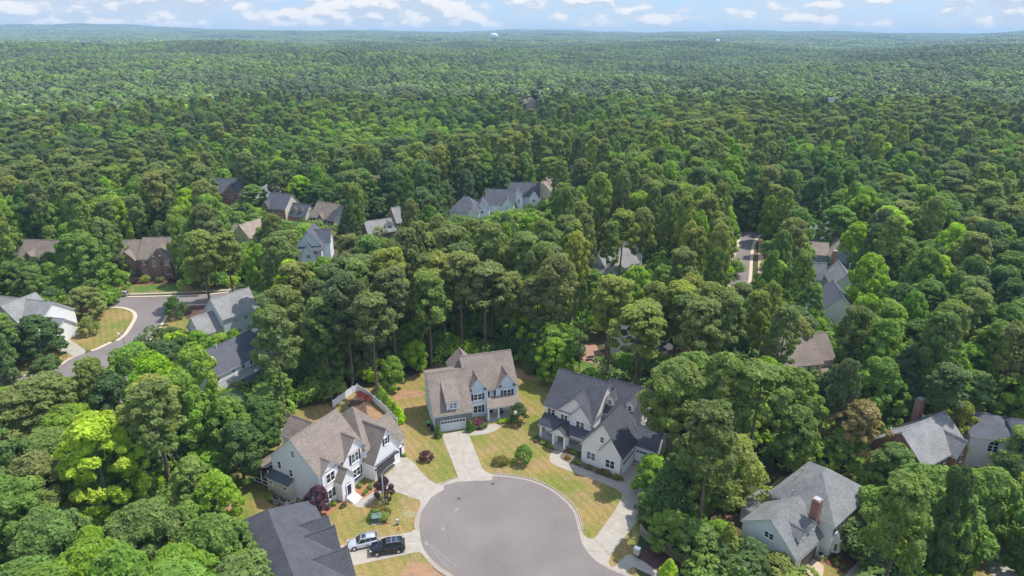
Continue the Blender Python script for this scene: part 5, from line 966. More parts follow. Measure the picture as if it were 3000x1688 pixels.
for t in TREES:
    if t['label'] or t['cat']!='tree': continue
    j=min(range(len(LM)),key=lambda q:math.hypot(t['x']-LM[q][1][0],t['y']-LM[q][1][1])); lx,ly=LM[j][1]
    dx,dy=t['x']-lx,t['y']-ly; rel=('behind' if dy>0 else 'in front of') if abs(dy)>abs(dx) else ('right of' if dx>0 else 'left of')
    if 'woods' in LM[j][0] or 'belt' in LM[j][0] or 'corner' in LM[j][0]: rel={'behind':'in the back of','in front of':'in the front of','right of':'in the right part of','left of':'in the left part of'}[rel]
    grp.setdefault((DES.get(t['colname'],'tree'),rel,LM[j][0]),[]).append(t)
ORD=['first','second','third','fourth','fifth','sixth','seventh','eighth','ninth','tenth','eleventh','twelfth']+['%dth'%q for q in range(13,60)]
for (d,rel,lm),ts in grp.items():
    ts.sort(key=lambda t:float(proj(t['x'],t['y'],t['z'])[0]))
    for i,t in enumerate(ts):
        t['label']=f'{d} {rel} {lm}' if len(ts)==1 else f'{d} {rel} {lm}, {ORD[i]} from left' if len(f'{d} {rel} {lm}'.split())<=13 else f'{d} {rel} {lm}'
MES={}
import os
if os.environ.get('DIAG'):
    for i,t in enumerate(TREES):
        if t['H']<=4.5: continue
        a=np.array([t['x']]);b=np.array([t['y']]);z=np.array([t['z']])
        for P,dep in PROT:
            for fz,fr in ((1.,0),(.93,.6),(.93,-.6),(.8,.95),(.8,-.95),(.65,1),(.65,-1),(.5,.9),(.5,-.9),(.55,0),(.78,0)):
                q,w_=proj(a+t['R']*fr,b,z+t['H']*fz)
                if inpoly(q*.8583,w_*.8583,P)[0] and t['y']<dep:
                    tu,tv=proj(a,b,z+t['H']); print('DIAG',t['kind'],'top V %d,%d'%(tu[0]*.8583,tv[0]*.8583),'H',round(t['H'],1),'y',round(t['y']),'hides',P[0],dep); break
def shift_c(c,a): return tuple(min(1,v*a)*1. for v in c)+(1,)
gi=0
for t in TREES:
    p=PROTO[t['kind']]; isp=t['kind'] in PINES
    nm=t['name'] or ('pine_tree' if isp else 'conifer_tree' if t['kind'] in ('cedar','arbor') else 'broadleaf_tree')
    if t['cat']!='tree':
        gi+=1
    g=t['group'] or ('pines of the neighbourhood woods' if isp else 'broadleaf trees of the neighbourhood' if nm=='broadleaf_tree' else None)
    lab=t['label'] or 'yellow-green conifer in the row along the white vinyl fence'
    root=thing(nm,lab,t['cat'],(t['x'],t['y'],t['z']),t['rz'],g); root.scale=(t['R']/p['R'],t['R']/p['R'],t['H']/p['H'])
    c=link('crown',p['crown'],root); c['tint']=list(t['col']); link('trunk',p['trunk'],root)
# ------------------------------------------------------------------ the rest of the woodland: one object
def ico():
    bm=bmesh.new(); bmesh.ops.create_icosphere(bm,subdivisions=2,radius=1); v=np.array([x.co[:] for x in bm.verts]); f=np.array([[q.index for q in x.verts] for x in bm.faces]); bm.free(); return v,f
IV,IF=ico()
def lumps(name,cent,rad,sq,r,m,keep_low=False):
    vs=[];fs=[];n=0; lf=[]
    for c,q in zip(cent,rad):
        k=1+.20*r.normal(size=len(IV)); v=IV*k[:,None]*q*np.array([1,1,sq])+np.array(c); f=IF
        vs.append(v); fs.append(f+n); n+=len(v); lf.append(np.clip(.5+.25*r.normal()+.12*r.normal(size=len(f)),0,1))
    v=np.concatenate(vs); f=np.concatenate(fs); me=bpy.data.meshes.new(name); me.from_pydata(v.tolist(),[],f.tolist()); me.materials.append(m)
    a=me.attributes.new('leaf','FLOAT','FACE'); a.data.foreach_set('value',np.concatenate(lf).astype(np.float32)); return me
X2,Y2,r2=grid(640,2700,9.4,.72,3); Z2=land_z(X2,Y2)
def boughy(H,Rr,n,seed,m):
    r=np.random.default_rng(seed); c,q=broad_boughs(H,Rr,H*.45,r,n,rr=(.24,.36)); return c,q
pl=[i for i in range(len(X)) if i not in ind]
under=grid(60,330,4.6,.76,8)
ux,uy=under[0],under[1]; uz=land_z(ux,uy); ub,uh=blocked(ux,uy,uz,np.full(ux.shape,2.6),np.full(ux.shape,1.6),np.zeros(ux.shape)); kq=~ub&~uh&(under[2].random(ux.shape)<.8); ux,uy,uz=ux[kq],uy[kq],uz[kq]
def points_obj(name,P,kind,scale,rotz,protos,parent=None):
    me=bpy.data.meshes.new(name); n=len(P); me.vertices.add(n); me.vertices.foreach_set('co',np.asarray(P,np.float32).ravel())
    a=me.attributes.new('kind','INT','POINT'); a.data.foreach_set('value',np.asarray(kind,np.int32))
    a=me.attributes.new('size','FLOAT_VECTOR','POINT'); a.data.foreach_set('vector',np.asarray(scale,np.float32).ravel())
    a=me.attributes.new('tint','FLOAT_VECTOR','POINT'); a.data.foreach_set('vector',np.array([protos[k]['tint'][:] for k in kind],np.float32).ravel())
    a=me.attributes.new('turn','FLOAT','POINT'); a.data.foreach_set('value',np.asarray(rotz,np.float32))
    o=link(name,me,parent); ng=bpy.data.node_groups.new(name,'GeometryNodeTree'); ng.interface.new_socket('Geometry',in_out='INPUT',socket_type='NodeSocketGeometry'); ng.interface.new_socket('Geometry',in_out='OUTPUT',socket_type='NodeSocketGeometry')
    N=ng.nodes; L=ng.links; gi=N.new('NodeGroupInput'); go=N.new('NodeGroupOutput'); jo=N.new('GeometryNodeJoinGeometry')
    def na(nm,t):
        x=N.new('GeometryNodeInputNamedAttribute'); x.data_type=t; x.inputs[0].default_value=nm; return x.outputs[0]
    sz=na('size','FLOAT_VECTOR'); tn=na('turn','FLOAT'); kd=na('kind','INT')
    cx=N.new('ShaderNodeCombineXYZ'); L.new(tn,cx.inputs[2]); er=N.new('FunctionNodeEulerToRotation'); L.new(cx.outputs[0],er.inputs[0])
    for i,po in enumerate(protos):
        cp=N.new('FunctionNodeCompare'); cp.data_type='INT'; cp.operation='EQUAL'; L.new(kd,cp.inputs[2]); cp.inputs[3].default_value=i
        oi=N.new('GeometryNodeObjectInfo'); oi.transform_space='ORIGINAL'; oi.inputs['Object'].default_value=po; oi.inputs['As Instance'].default_value=True
        ip=N.new('GeometryNodeInstanceOnPoints'); L.new(gi.outputs[0],ip.inputs['Points']); L.new(cp.outputs[0],ip.inputs['Selection']); L.new(oi.outputs['Geometry'],ip.inputs['Instance']); L.new(er.outputs[0],ip.inputs['Rotation']); L.new(sz,ip.inputs['Scale']); L.new(ip.outputs[0],jo.inputs[0])
    L.new(jo.outputs[0],go.inputs[0]); md=o.modifiers.new('instances','NODES'); md.node_group=ng; return o
def proto_child(nm,me,parent,g,col,s=1.):
    o=link(nm,me,parent,(g[0],g[1],float(land_z(*g))),0,(s,s,s)); o['tint']=list(col); return o
woods_parent=tag(link('woodland',None),'endless summer woodland of pines and broadleaf trees reaching the horizon','woodland',kind='stuff')
protos=[]; PP=[];PKi=[];PS=[];PR=[]
g0=[(330,520),(-350,540),(360,560),(-300,590),(390,600),(-390,610),(420,590),(300,610),(-420,560),(-330,560),(250,600),(-250,610),(440,560),(460,600),(-460,600),(340,590),(-370,590)]
keys=[]
def addp(me,col,s=1.): protos.append(proto_child('crown',me,woods_parent,g0[len(protos)%len(g0)],col,s)); return len(protos)-1
pk={}
for k in PK:
    for c in ('pine','olive','darkpine'): pk[(k,c)]=addp(PROTO[k]['crown'],GREEN[c])
for k in BK+['small']:
    for c in ('bright','mid','dark','blue','yellow'): 
        if k in ('tulip','small') and c in ('blue','yellow'): continue
        pk[(k,c)]=addp(PROTO[k]['crown'],GREEN[c])
for i in pl:
    k=PK[kk[i]] if pine[i] else ('small' if H[i]<9 else BK[kb[i]]); c=cols[i]
    if (k,c) not in pk: c='mid'
    p=PROTO[k]; PP.append((X[i],Y[i],Z[i])); PKi.append(pk[(k,c)]); PS.append((Rr[i]/p['R'],Rr[i]/p['R'],H[i]/p['H'])); PR.append(rot[i])
# farther crowns, lighter geometry
lp=[]
for sd in range(5):
    rr_=np.random.default_rng(40+sd); c,q=boughy(19,5.2,20+3*sd,50+sd,None); lp.append(addp(leafcloud('crown',c,q,.8,46,1.05,rr_,m=MIDLEAF,elong=1.3,outw=1.5),GREEN['mid']))
s2=r2.uniform(.75,1.22,len(X2)); w2=r2.uniform(.85,1.6,len(X2))*(1+.18*dirnoise(X2,Y2,.02,61)); k2=r2.integers(0,5,len(X2)); t2=r2.uniform(0,6.28,len(X2))
bad2=np.zeros(len(X2),bool)
for (ox,oy,b,u0,u1,v0,v1) in FOOT: bad2|=np.hypot(X2-ox-2,Y2-oy-4)<13
hd=np.zeros(len(X2),bool)
uu,vv=proj(X2,Y2,Z2+17)
for P,dep in PROT:
    if dep>=600: hd|=inpoly(uu*.8583,vv*.8583,P)&(Y2<dep)
for i in np.where(~bad2&~hd)[0]:
    PP.append((X2[i],Y2[i],Z2[i])); PKi.append(lp[k2[i]]); PS.append((w2[i],w2[i],s2[i])); PR.append(t2[i])
# far patches of crowns
fp=[]
for sd in range(3):
    rr_=np.random.default_rng(80+sd); cs=[];qs=[]
    for gx in np.arange(-44,44,8.8):
        for gy in np.arange(-44,44,8.8):
            hh=rr_.uniform(13,21); x0=gx+rr_.uniform(-3,3); y0=gy+rr_.uniform(-3,3)
            for j in range(3): cs.append((x0+rr_.normal()*1.6,y0+rr_.normal()*1.6,hh-3-1.5*j)); qs.append(rr_.uniform(2.6,4.2))
    fp.append(addp(lumps('crown',cs,qs,.9,rr_,FARLEAF),GREEN['mid']))
X3,Y3,r3=grid(2650,8600,86,.70,12); Z3=land_z(X3,Y3)
for i in range(len(X3)): PP.append((X3[i],Y3[i],Z3[i]-1)); PKi.append(fp[i%3]); s=1.05+.5*(np.hypot(X3[i],Y3[i])>5000); PS.append((1.1,1.1,s)); PR.append(r3.uniform(0,6.28))
points_obj('canopy',PP,PKi,PS,PR,protos,woods_parent)
print('far houses',[(round(o.location.x),round(o.location.y),round(o.location.z)) for o in C.objects if o.name.startswith('far_')],'instances',len(PP),'individual trees',len(TREES))
# ---- undergrowth
rr_=np.random.default_rng(99); c=[(rr_.normal()*.9,rr_.normal()*.9,.7+rr_.random()*1.4) for _ in range(14)]; q=[.55+.4*rr_.random() for _ in c]
ubm=leafcloud('undergrowth_bush',c,q,.9,60,.28,rr_)
up=tag(link('undergrowth',None),'tangled green undergrowth on the forest floor between the trunks','undergrowth',kind='stuff')
ub_=[]
for j,(cc) in enumerate(('dark','mid','bright')): o=link('bush',ubm,up,(ux[j*40],uy[j*40],uz[j*40])); o['tint']=list(GREEN[cc]); ub_.append(o)
rs=under[2]; points_obj('bushes',np.stack([ux,uy,uz],1),rs.choice(3,len(ux),p=[.25,.45,.30]),np.stack([rs.uniform(.9,2.4,len(ux))]*3,1)*np.array([1,1,1.0]),rs.uniform(0,6.28,len(ux)),ub_,up)

# ------------------------------------------------------------------ vehicles
def suv(name,label,loc,rz,L_,W_,H_,paint,bars,moon,dark):
    t=thing(name,label,'car',loc,rz,'cars parked on the charcoal house driveway'); k=L_/4.6; hw=W_/2
    def ring(x,hw_,z0,z1,r=.12): return [(x,-hw_+r,z0),(x,-hw_,z0+r),(x,-hw_,z1-r*1.4),(x,-hw_+r*1.1,z1),(x,hw_-r*1.1,z1),(x,hw_,z1-r*1.4),(x,hw_,z0+r),(x,hw_-r,z0)]
    def loft(st):
        mb=MB(); v=[];n=8
        for q in st: v+=ring(*q)
        f=[(i*n+j,i*n+(j+1)%n,(i+1)*n+(j+1)%n,(i+1)*n+j) for i in range(len(st)-1) for j in range(n)]+[tuple(range(n-1,-1,-1)),tuple(range((len(st)-1)*n,len(st)*n))]
        return mb.add(v,f)
    B=H_/1.7
    body=loft([(-2.3*k,hw*.80,.42,.72*B),(-2.22*k,hw*.93,.28,.92*B),(-1.9*k,hw*.98,.24,1.0*B),(-1.0*k,hw,.22,1.06*B),(0,hw,.22,1.08*B),(1.2*k,hw,.22,1.10*B),(2.05*k,hw*.97,.26,1.12*B),(2.28*k,hw*.88,.4,1.05*B)]).build('body',paint,t,True)
    gl=MB(); zb=1.04*B; zt=H_-.09
    for sx in (0,):
        a=[(-1.05*k,hw*.90,zb),(-.35*k,hw*.70,zt),(1.75*k,hw*.68,zt),(2.2*k,hw*.86,zb)]
        gl.add([(x,-w_,z) for x,w_,z in a]+[(x,w_,z) for x,w_,z in a],[(0,1,2,3),(7,6,5,4),(0,4,5,1),(2,6,7,3),(1,5,6,2),(0,3,7,4)])
    gl.build('window',M['carglass'],t)
    loft([(-.40*k,hw*.66,zt-.03,zt+.05,.03),(.2*k,hw*.72,zt-.03,zt+.10,.03),(1.3*k,hw*.71,zt-.03,zt+.09,.03),(1.88*k,hw*.66,zt-.05,zt+.03,.03)]).build('roof',paint,t,True)
    pl=MB()
    for s_ in (-1,1):
        for x0,x1 in ((-1.0,-.38),(.28,.30),(1.02,1.05),(1.9,2.05)):
            zz=lambda x:zb+(zt-zb)*min(1,max(0,(x+1.05)/.7)) if x<0 else zt
            pl.tube((x0*k,s_*hw*.905,zb),(x1*k,s_*hw*(.72),zt),.035,.035,5)
    pl.build('pillar',paint,t)
    MB().box(-.15*k,(.45 if moon else 1.6)*k,-hw*.45,hw*.45,zt+.09,zt+.115).build('sunroof',M['carglass'],t)
    for s_ in (-1,1): MB().tube((-.15*k,s_*hw*.64,zt+.15),(1.7*k,s_*hw*.62,zt+.13),.03,.03,6).tube((-.15*k,s_*hw*.64,zt+.05),(-.15*k,s_*hw*.64,zt+.15),.03,.03,6).build('roof_rail',M['rim'],t)
    for x in bars: MB().box(x*k-.04,x*k+.04,-hw*.62,hw*.62,zt+.13,zt+.17).build('roof_bar',M['rim'],t)
    for x in (-1.42*k,1.38*k):
        for s_ in (-1,1):
            w_=MB().tube((x,s_*(hw-.20),.37),(x,s_*(hw+.015),.37),.37,.37,20).build('wheel',M['tyre'],t)
            MB().tube((x,s_*(hw+.01),.37),(x,s_*(hw+.03),.37),.25,.24,14).build('rim',M['rim'],w_)
            MB().tube((x,s_*(hw-.25),.40),(x,s_*(hw+.006),.40),.43,.43,20).build('wheel_arch',M['black'],t)
    for s_ in (-1,1):
        MB().box(-2.3*k,-2.05*k,min(s_*hw*.55,s_*hw*.9),max(s_*hw*.55,s_*hw*.9),.78*B,.90*B).build('headlight',M['lamp'],t)
        MB().box(2.12*k,2.31*k,min(s_*hw*.6,s_*hw*.93),max(s_*hw*.6,s_*hw*.93),.88*B,1.05*B).build('tail_light',M['tail'],t)
        MB().box(-.86*k,-.68*k,min(s_*(hw-.05),s_*(hw+.16)),max(s_*(hw-.05),s_*(hw+.16)),1.04*B,1.17*B).build('mirror',paint,t)
        for x in (-.05,.85): MB().box(x*k,x*k+.2,min(s_*hw*.99,s_*(hw+.03)),max(s_*hw*.99,s_*(hw+.03)),.86*B,.90*B).build('door_handle',M['rim'],t)
    g=MB(); [g.box(-2.33*k,-2.26*k,-hw*.5,hw*.5,.5*B+.07*i,.53*B+.07*i) for i in range(4)]; g.build('grille',M['rim'],t)
    MB().box(-2.325*k,-2.27*k,-hw*.52,hw*.52,.45*B,.80*B).build('bumper_intake',M['black'],t)
    return t
a=np.array(at('G',480,830)); b_=np.array(at('G',1095,760,.0)); 
p1=at('G',800,820); p2=at('G',1300,930)
suv('silver_suv','silver SUV with small sunroof, parked nose-in nearest the charcoal house',(p1[0],p1[1],.04),R(17.5),4.6,1.86,1.69,M['silver'],(),True,False)
suv('black_suv','large black SUV with roof bars, parked behind the silver one',(p2[0],p2[1],.04),R(11.5),5.2,2.0,1.9,M['darkpaint'],(.55,1.15),False,True)
g=at('T',1015,1052); c3=suv('parked_sedan','pale grey car half hidden under the dark round tree by the left junction',(g[0],g[1],.02),R(4),4.7,1.8,1.45,mat('champagne_paint',(.50,.48,.44),.3,.6,.4),(),True,False); c3['group']='cars parked along the left street'
# ------------------------------------------------------------------ street furniture
g=at('E',1700,520); t=thing('street_lamp','tall grey street lamp with one curved arm beside the shuttered house driveway','street lamp',(g[0],g[1],0),R(40))
MB().lathe([(.22,0),(.22,.12),(.12,.2),(.01,.2)],n=12).build('base',M['concrete'],t)
MB().tube((0,0,0),(0,0,8.0),.11,.075,10).build('pole',M['metal'],t,True)
ar=MB(); pts=[(0,0,7.9),(.5,0,8.5),(1.1,0,8.85),(1.8,0,9.0),(2.3,0,9.02)]
for i in range(4): ar.tube(pts[i],pts[i+1],.05,.045,6)
ar.build('arm',M['metal'],t); MB().slab([(2.2,-.16,9.08),(3.0,-.13,9.06),(3.0,.13,9.06),(2.2,.16,9.08)],.14).build('lamp_head',M['pvc'],t)
g=at('L',1228,590); t=thing('street_lamp','street lamp whose white head shows above the trees beside the left street','street lamp',(g[0],g[1],0),R(150))
MB().tube((0,0,0),(0,0,8.2),.10,.06,8).build('pole',M['metal'],t); MB().tube((0,0,8.1),(1.4,0,8.8),.05,.045,6).build('arm',M['metal'],t); MB().box(1.3,1.9,-.13,.13,8.72,8.88).build('lamp_head',M['pvc'],t)
g=at('E',1625,575); t=thing('electric_cabinet','green electric transformer cabinet on a pad set into a clipped hedge','utility box',(g[0],g[1],0),R(12))
MB().slab([(-.75,-.45,1.0),(.75,-.45,1.0),(.75,.55,1.2),(-.75,.55,1.2)],.5).box(-.72,.72,-.42,.5,.1,.75).build('cabinet',M['green'],t); MB().box(-.9,.9,-.75,.65,0,.1).build('pad',M['concrete'],t)
MB().slab([(-.78,-.5,1.06),(.78,-.5,1.06),(.78,.62,1.26),(-.78,.62,1.26)],.05).build('lid',mat('pale_green_lid',(.12,.19,.16),.6),t)
def blob(name,c,u,v,r_,h_,col,label,cat='bush',group=None,sz=.14,n=9,per=110,seed=0,sx=1,rz=0):
    rr=np.random.default_rng(int(abs(u*7+v)+seed)); cc=[(sx*r_*.55*math.cos(i*2.4)*math.sqrt((i+.5)/n)*1.1,r_*.55*math.sin(i*2.4)*math.sqrt((i+.5)/n)*1.1,h_*(.42+.16*rr.random())) for i in range(n)]; q=[r_*.42 for _ in cc]
    me=leafcloud('crown',cc,q,h_/r_*.75,per,sz,rr); g_=at(c,u,v) if c else (u,v)
    t=thing(name,label,cat,(g_[0],g_[1],0),rz,group); o=link('crown',me,t); o['tint']=list(GREEN[col]); MB().tube((0,0,0),(0,0,h_*.5),.05,.03,5).build('stem',BARK,t); return t
blob('hedge_bush','E',1600,545,1.15,1.5,'mid','clipped green bush left of the green transformer cabinet'); blob('hedge_bush','E',1680,560,1.1,1.4,'bright','clipped green bush right of the green transformer cabinet'); blob('hedge_bush','E',1640,500,1.2,1.1,'gold','yellowish low bush behind the green transformer cabinet',sx=1.8); blob('hedge_bush','E',1715,505,.8,1.0,'gold','yellow-tipped bush at the foot of the street lamp')
blob('yellow_bush','B',1145,1300,1.35,1.5,'gold','wide yellow-green bush on the blue house lawn',sx=1.5,n=14)
blob('red_bush','B',890,900,1.3,1.4,'red','dark reddish bush beside the blue house garage',n=12,sx=1.3)
for i,(x,y,lb) in enumerate([(882,928,'round grey-green boxwood, left of three by the blue house walk'),(935,928,'round grey-green boxwood, middle of three by the blue house walk'),(975,905,'round grey-green boxwood nearest the blue house steps')]): blob('boxwood','B',x,y,.62,.95,'darkpine',lb,group='boxwoods at the blue house walk')
for i,(x,y) in enumerate([(1150,865),(1195,858),(1240,852),(1285,848)]): blob('hedge_bush','B',x,y,.75,.7,'bright','low green hedge bush in front of the blue house porch, %s from the steps'%ORD[i],group='hedge below the blue house porch')
cl=[(230,925,.6,'dark'),(225,950,.5,'gold'),(290,970,.6,'bright'),(320,985,.5,'dark'),(355,1000,.65,'bright'),(560,1050,.7,'gold'),(585,1062,.6,'bright'),(635,1085,.7,'dark'),(525,1108,.6,'gold'),(600,1145,.65,'mid'),(640,1160,.6,'bright'),(725,1200,.55,'gold'),(820,1240,.65,'gold'),(850,1235,.5,'plum'),(893,1265,.85,'gold'),(985,1305,.85,'gold'),(1030,1310,.5,'olive')]
for i,(x,y,q,c_) in enumerate(cl): blob('foundation_bush','C',x,y,q*.95,q*1.25,c_,{'gold':'yellow','dark':'dark green','bright':'bright green','mid':'green','plum':'purple','olive':'olive'}[c_]+' bush in the white house front beds, %s from the left'%ORD[i] if ORD[i][0].isalpha() else {'gold':'yellow','dark':'dark green','bright':'bright green','mid':'green','plum':'purple','olive':'olive'}[c_]+' bush in the white house front beds, %s from the left'%ORD[i],n=7,per=70,sz=.12)
al=[('A',1640,1185,.6,'mid'),('A',1750,1205,.55,'dark'),('A',1715,1235,.4,'mid'),('A',1690,1265,.4,'mid'),('A',1815,1165,.4,'dark'),('A',1370,1375,.6,'bright'),('A',1480,1385,.5,'darkpine'),('A',1455,1405,.4,'darkpine'),('A',940,1425,.9,'rust'),('A',690,1290,.9,'rust'),('A',690,1325,.7,'bright'),('A',600,1205,.8,'mid'),('A',2115,860,.45,'mid'),('A',1310,1400,.6,'dark')]
for i,(c,x,y,q,c_) in enumerate(al): blob('foundation_bush',c,x,y,q,q*1.2,c_,{'rust':'brownish','dark':'dark green','bright':'bright green','mid':'green','darkpine':'grey-green'}[c_]+' bush around the shuttered house, '+['left end of the entry bed','middle of the entry bed','low one in the entry bed','front of the entry bed','by the garage corner','below the left front windows','right end of the straw bed','front of the straw bed','by the picket gate','beside the lean-to','in front of the lean-to','under the screened porch','right of the side door','left of the straw bed'][i],n=7,per=70,sz=.12)
dl=[(1300,1285,.4),(1335,1255,.4),(1365,1220,.4),(1415,1180,.45),(1310,1330,.45),(1505,1245,.35),(1375,1360,.35),(1180,1260,.45)]
for i,(x,y,q) in enumerate(dl): blob('bed_plant','D',x,y,q,q*1.2,'bright','small bright green plant in the grey roof house mulch bed, '+['third of the curved row','second of the curved row','near the bay window','beside the brick stoop','nearest the railing','right side of the bed','lowest in the bed','beside the air conditioner'][i],n=5,per=50,sz=.1,group='plants in the bottom right mulch bed')
for i,(x,y,q) in enumerate([(380,1200,.8),(470,1190,.7),(560,1290,1.0),(640,1345,1.1),(330,1170,.7)]): blob('foundation_bush','D',x,y,q,q*1.3,'dark','dark shrub along the gable wall of the grey roof house, '+['second from the left','third from the left','fourth from the left','nearest the dark door','leftmost'][i],n=8,per=70,sz=.13)
bl=[(1050,905,1.5,'dark'),(1140,885,2.2,'dark'),(1240,870,2.0,'mid'),(1350,870,2.8,'dark'),(1450,880,2.4,'dark'),(1130,945,1.4,'plum'),(1065,945,1.2,'mid'),(1220,935,1.6,'olive'),(1345,935,1.4,'olive'),(1440,935,1.3,'plum')]
for i,(x,y,q,c_) in enumerate(bl): blob('foundation_bush','T',x,y,q,q*1.5,c_,'rounded shrub before the wide brick house, '+['back left corner','left of the door','just right of the door path','largest dark one','far right dark one','low purple one at left','front left','front middle','front right of the path','low purple one at right'][i],n=9,per=70,sz=.25,group='shrubs before the wide brick house')
# hydrant, pedestal, bins, air conditioners
g=at('G',1540,500); t=thing('fire_hydrant','small yellow fire hydrant with orange band on the lawn by the kerb','fire hydrant',(g[0],g[1],0),0)
MB().lathe([(.16,0),(.16,.06),(.11,.08),(.11,.50),(.15,.52),(.15,.58),(.10,.68),(.03,.76),(.01,.76)],n=14).build('body',M['yellow'],t,False); MB().tube((-.2,0,.4),(.2,0,.4),.06,.06,10).build('nozzle',M['orange'],t)
g=at('G',1495,400); t=thing('utility_pedestal','pale blue utility post with black foot beside the yellow hydrant','utility post',(g[0],g[1],0),R(10)); MB().box(-.17,.17,-.14,.14,.25,.95).prism([(-.2,.95),(.2,.95),(0,1.08)],-.15,.15,'v').build('housing',M['paleblueplastic'],t); MB().box(-.19,.19,-.17,.17,0,.25).build('base',M['black'],t)
def bin_(g,rz,lab,lid): 
    t=thing('wheeled_bin',lab,'bin',(g[0],g[1],0),rz,'wheeled bins beside the blue house'); MB().add([(-.24,-.26,.05),(.24,-.26,.05),(.24,.26,.05),(-.24,.26,.05),(-.30,-.36,1.0),(.30,-.36,1.0),(.30,.36,1.0),(-.30,.36,1.0)],[(3,2,1,0),(4,5,6,7),(0,1,5,4),(1,2,6,5),(2,3,7,6),(3,0,4,7)]).build('body',M['black'],t)
    MB().slab([(-.33,-.4,1.04),(.33,-.4,1.04),(.33,.4,1.12),(-.33,.4,1.12)],.06).build('lid',lid,t)
    for q in (-1,1): MB().tube((q*.26,.26,.12),(q*.31,.26,.12),.12,.12,12).build('wheel',M['tyre'],t)
bin_(at('B',385,905),R(16),'black wheeled bin with lime green lid left of the stone garage',M['limegreen']); bin_(at('B',420,950),R(16),'black wheeled bin with dark lid at the stone garage corner',M['black'])
def ac(g,rz,lab,grp=None):
    t=thing('air_conditioner',lab,'air conditioner',(g[0],g[1],0),rz,grp); MB().box(-.42,.42,-.42,.42,.08,.85).build('casing',mat('ac_grey',(.33,.34,.34),.6),t); MB().lathe([(.36,.86),(.36,.89),(.01,.9)],n=16).build('fan_grille',M['black'],t); MB().box(-.5,.5,-.5,.5,0,.08).build('pad',M['concrete'],t)
ac(at('A',765,1350),R(60),'grey air conditioner unit, left of two by the lean-to','air conditioners by the lean-to'); ac(at('A',850,1375),R(60),'grey air conditioner unit nearer the white picket fence','air conditioners by the lean-to'); ac(at('D',1130,1255),R(40),'grey air conditioner in the corner beside the open garage')
g=at('A',928,1385); t=thing('blue_barrel','small blue round tub against the shuttered house wall','tub',(g[0],g[1],0)); MB().lathe([(.28,0),(.36,.6),(.30,.62),(.24,.1),(.01,.1)],n=14).build('tub',mat('blue_tub',(.04,.08,.35),.5),t)
# cluster mailbox, post mailboxes, garden flag
g=at('F',1497,905); t=thing('cluster_mailbox','beige cluster mailbox on a pedestal beside the bottom right walk','mailbox',(g[0],g[1],.0),R(-35)); MB().box(-.42,.42,-.3,.3,.55,1.6).build('cabinet',mat('beige_metal',(.50,.46,.40),.5),t); MB().box(-.46,.46,-.34,.34,1.6,1.66).build('lid',M['trim'],t); MB().box(-.12,.12,-.1,.1,.05,.55).build('pedestal',M['metal'],t)
d=MB(); [d.box(-.38+.26*i,-.16+.26*i,-.32,-.3,.62+.19*j,.78+.19*j) for i in range(3) for j in range(5)]; d.build('mailbox_door',mat('beige_doors',(.60,.56,.50),.45),t)
def post_box(c,x,y,lab): g=at(c,x,y); t=thing('post_mailbox',lab,'mailbox',(g[0],g[1],0),R(30)); MB().box(-.06,.06,-.06,.06,0,1.15).build('post',M['black'],t); MB().prism([(-.12,1.15),(.12,1.15),(.12,1.33),(.06,1.42),(-.06,1.42),(-.12,1.33)],-.3,.3,'u').build('box',M['black'],t)
post_box('L',628,470,'black mailbox on a post beside the driveway at far left')
g=at('A',1555,1360); t=thing('garden_flag','red and white striped flag hanging at the shuttered house front steps','flag',(g[0],g[1],0),bA)
MB().tube((0,0,0),(-.5,.2,2.4),.025,.02,6).build('pole',M['metal'],t)
f=MB(); [f.slab([(-.52+.0,.2,2.35-.09*i),(-1.05,.25,2.15-.09*i),(-1.05,.25,2.06-.09*i),(-.52,.2,2.26-.09*i)],.012) for i in range(0,9,2)]; f.build('flag',M['flag'],t)
f=MB(); [f.slab([(-.52+.0,.2,2.35-.09*i),(-1.05,.25,2.15-.09*i),(-1.05,.25,2.06-.09*i),(-.52,.2,2.26-.09*i)],.010) for i in range(1,9,2)]; f.build('stripe',M['flagw'],t)
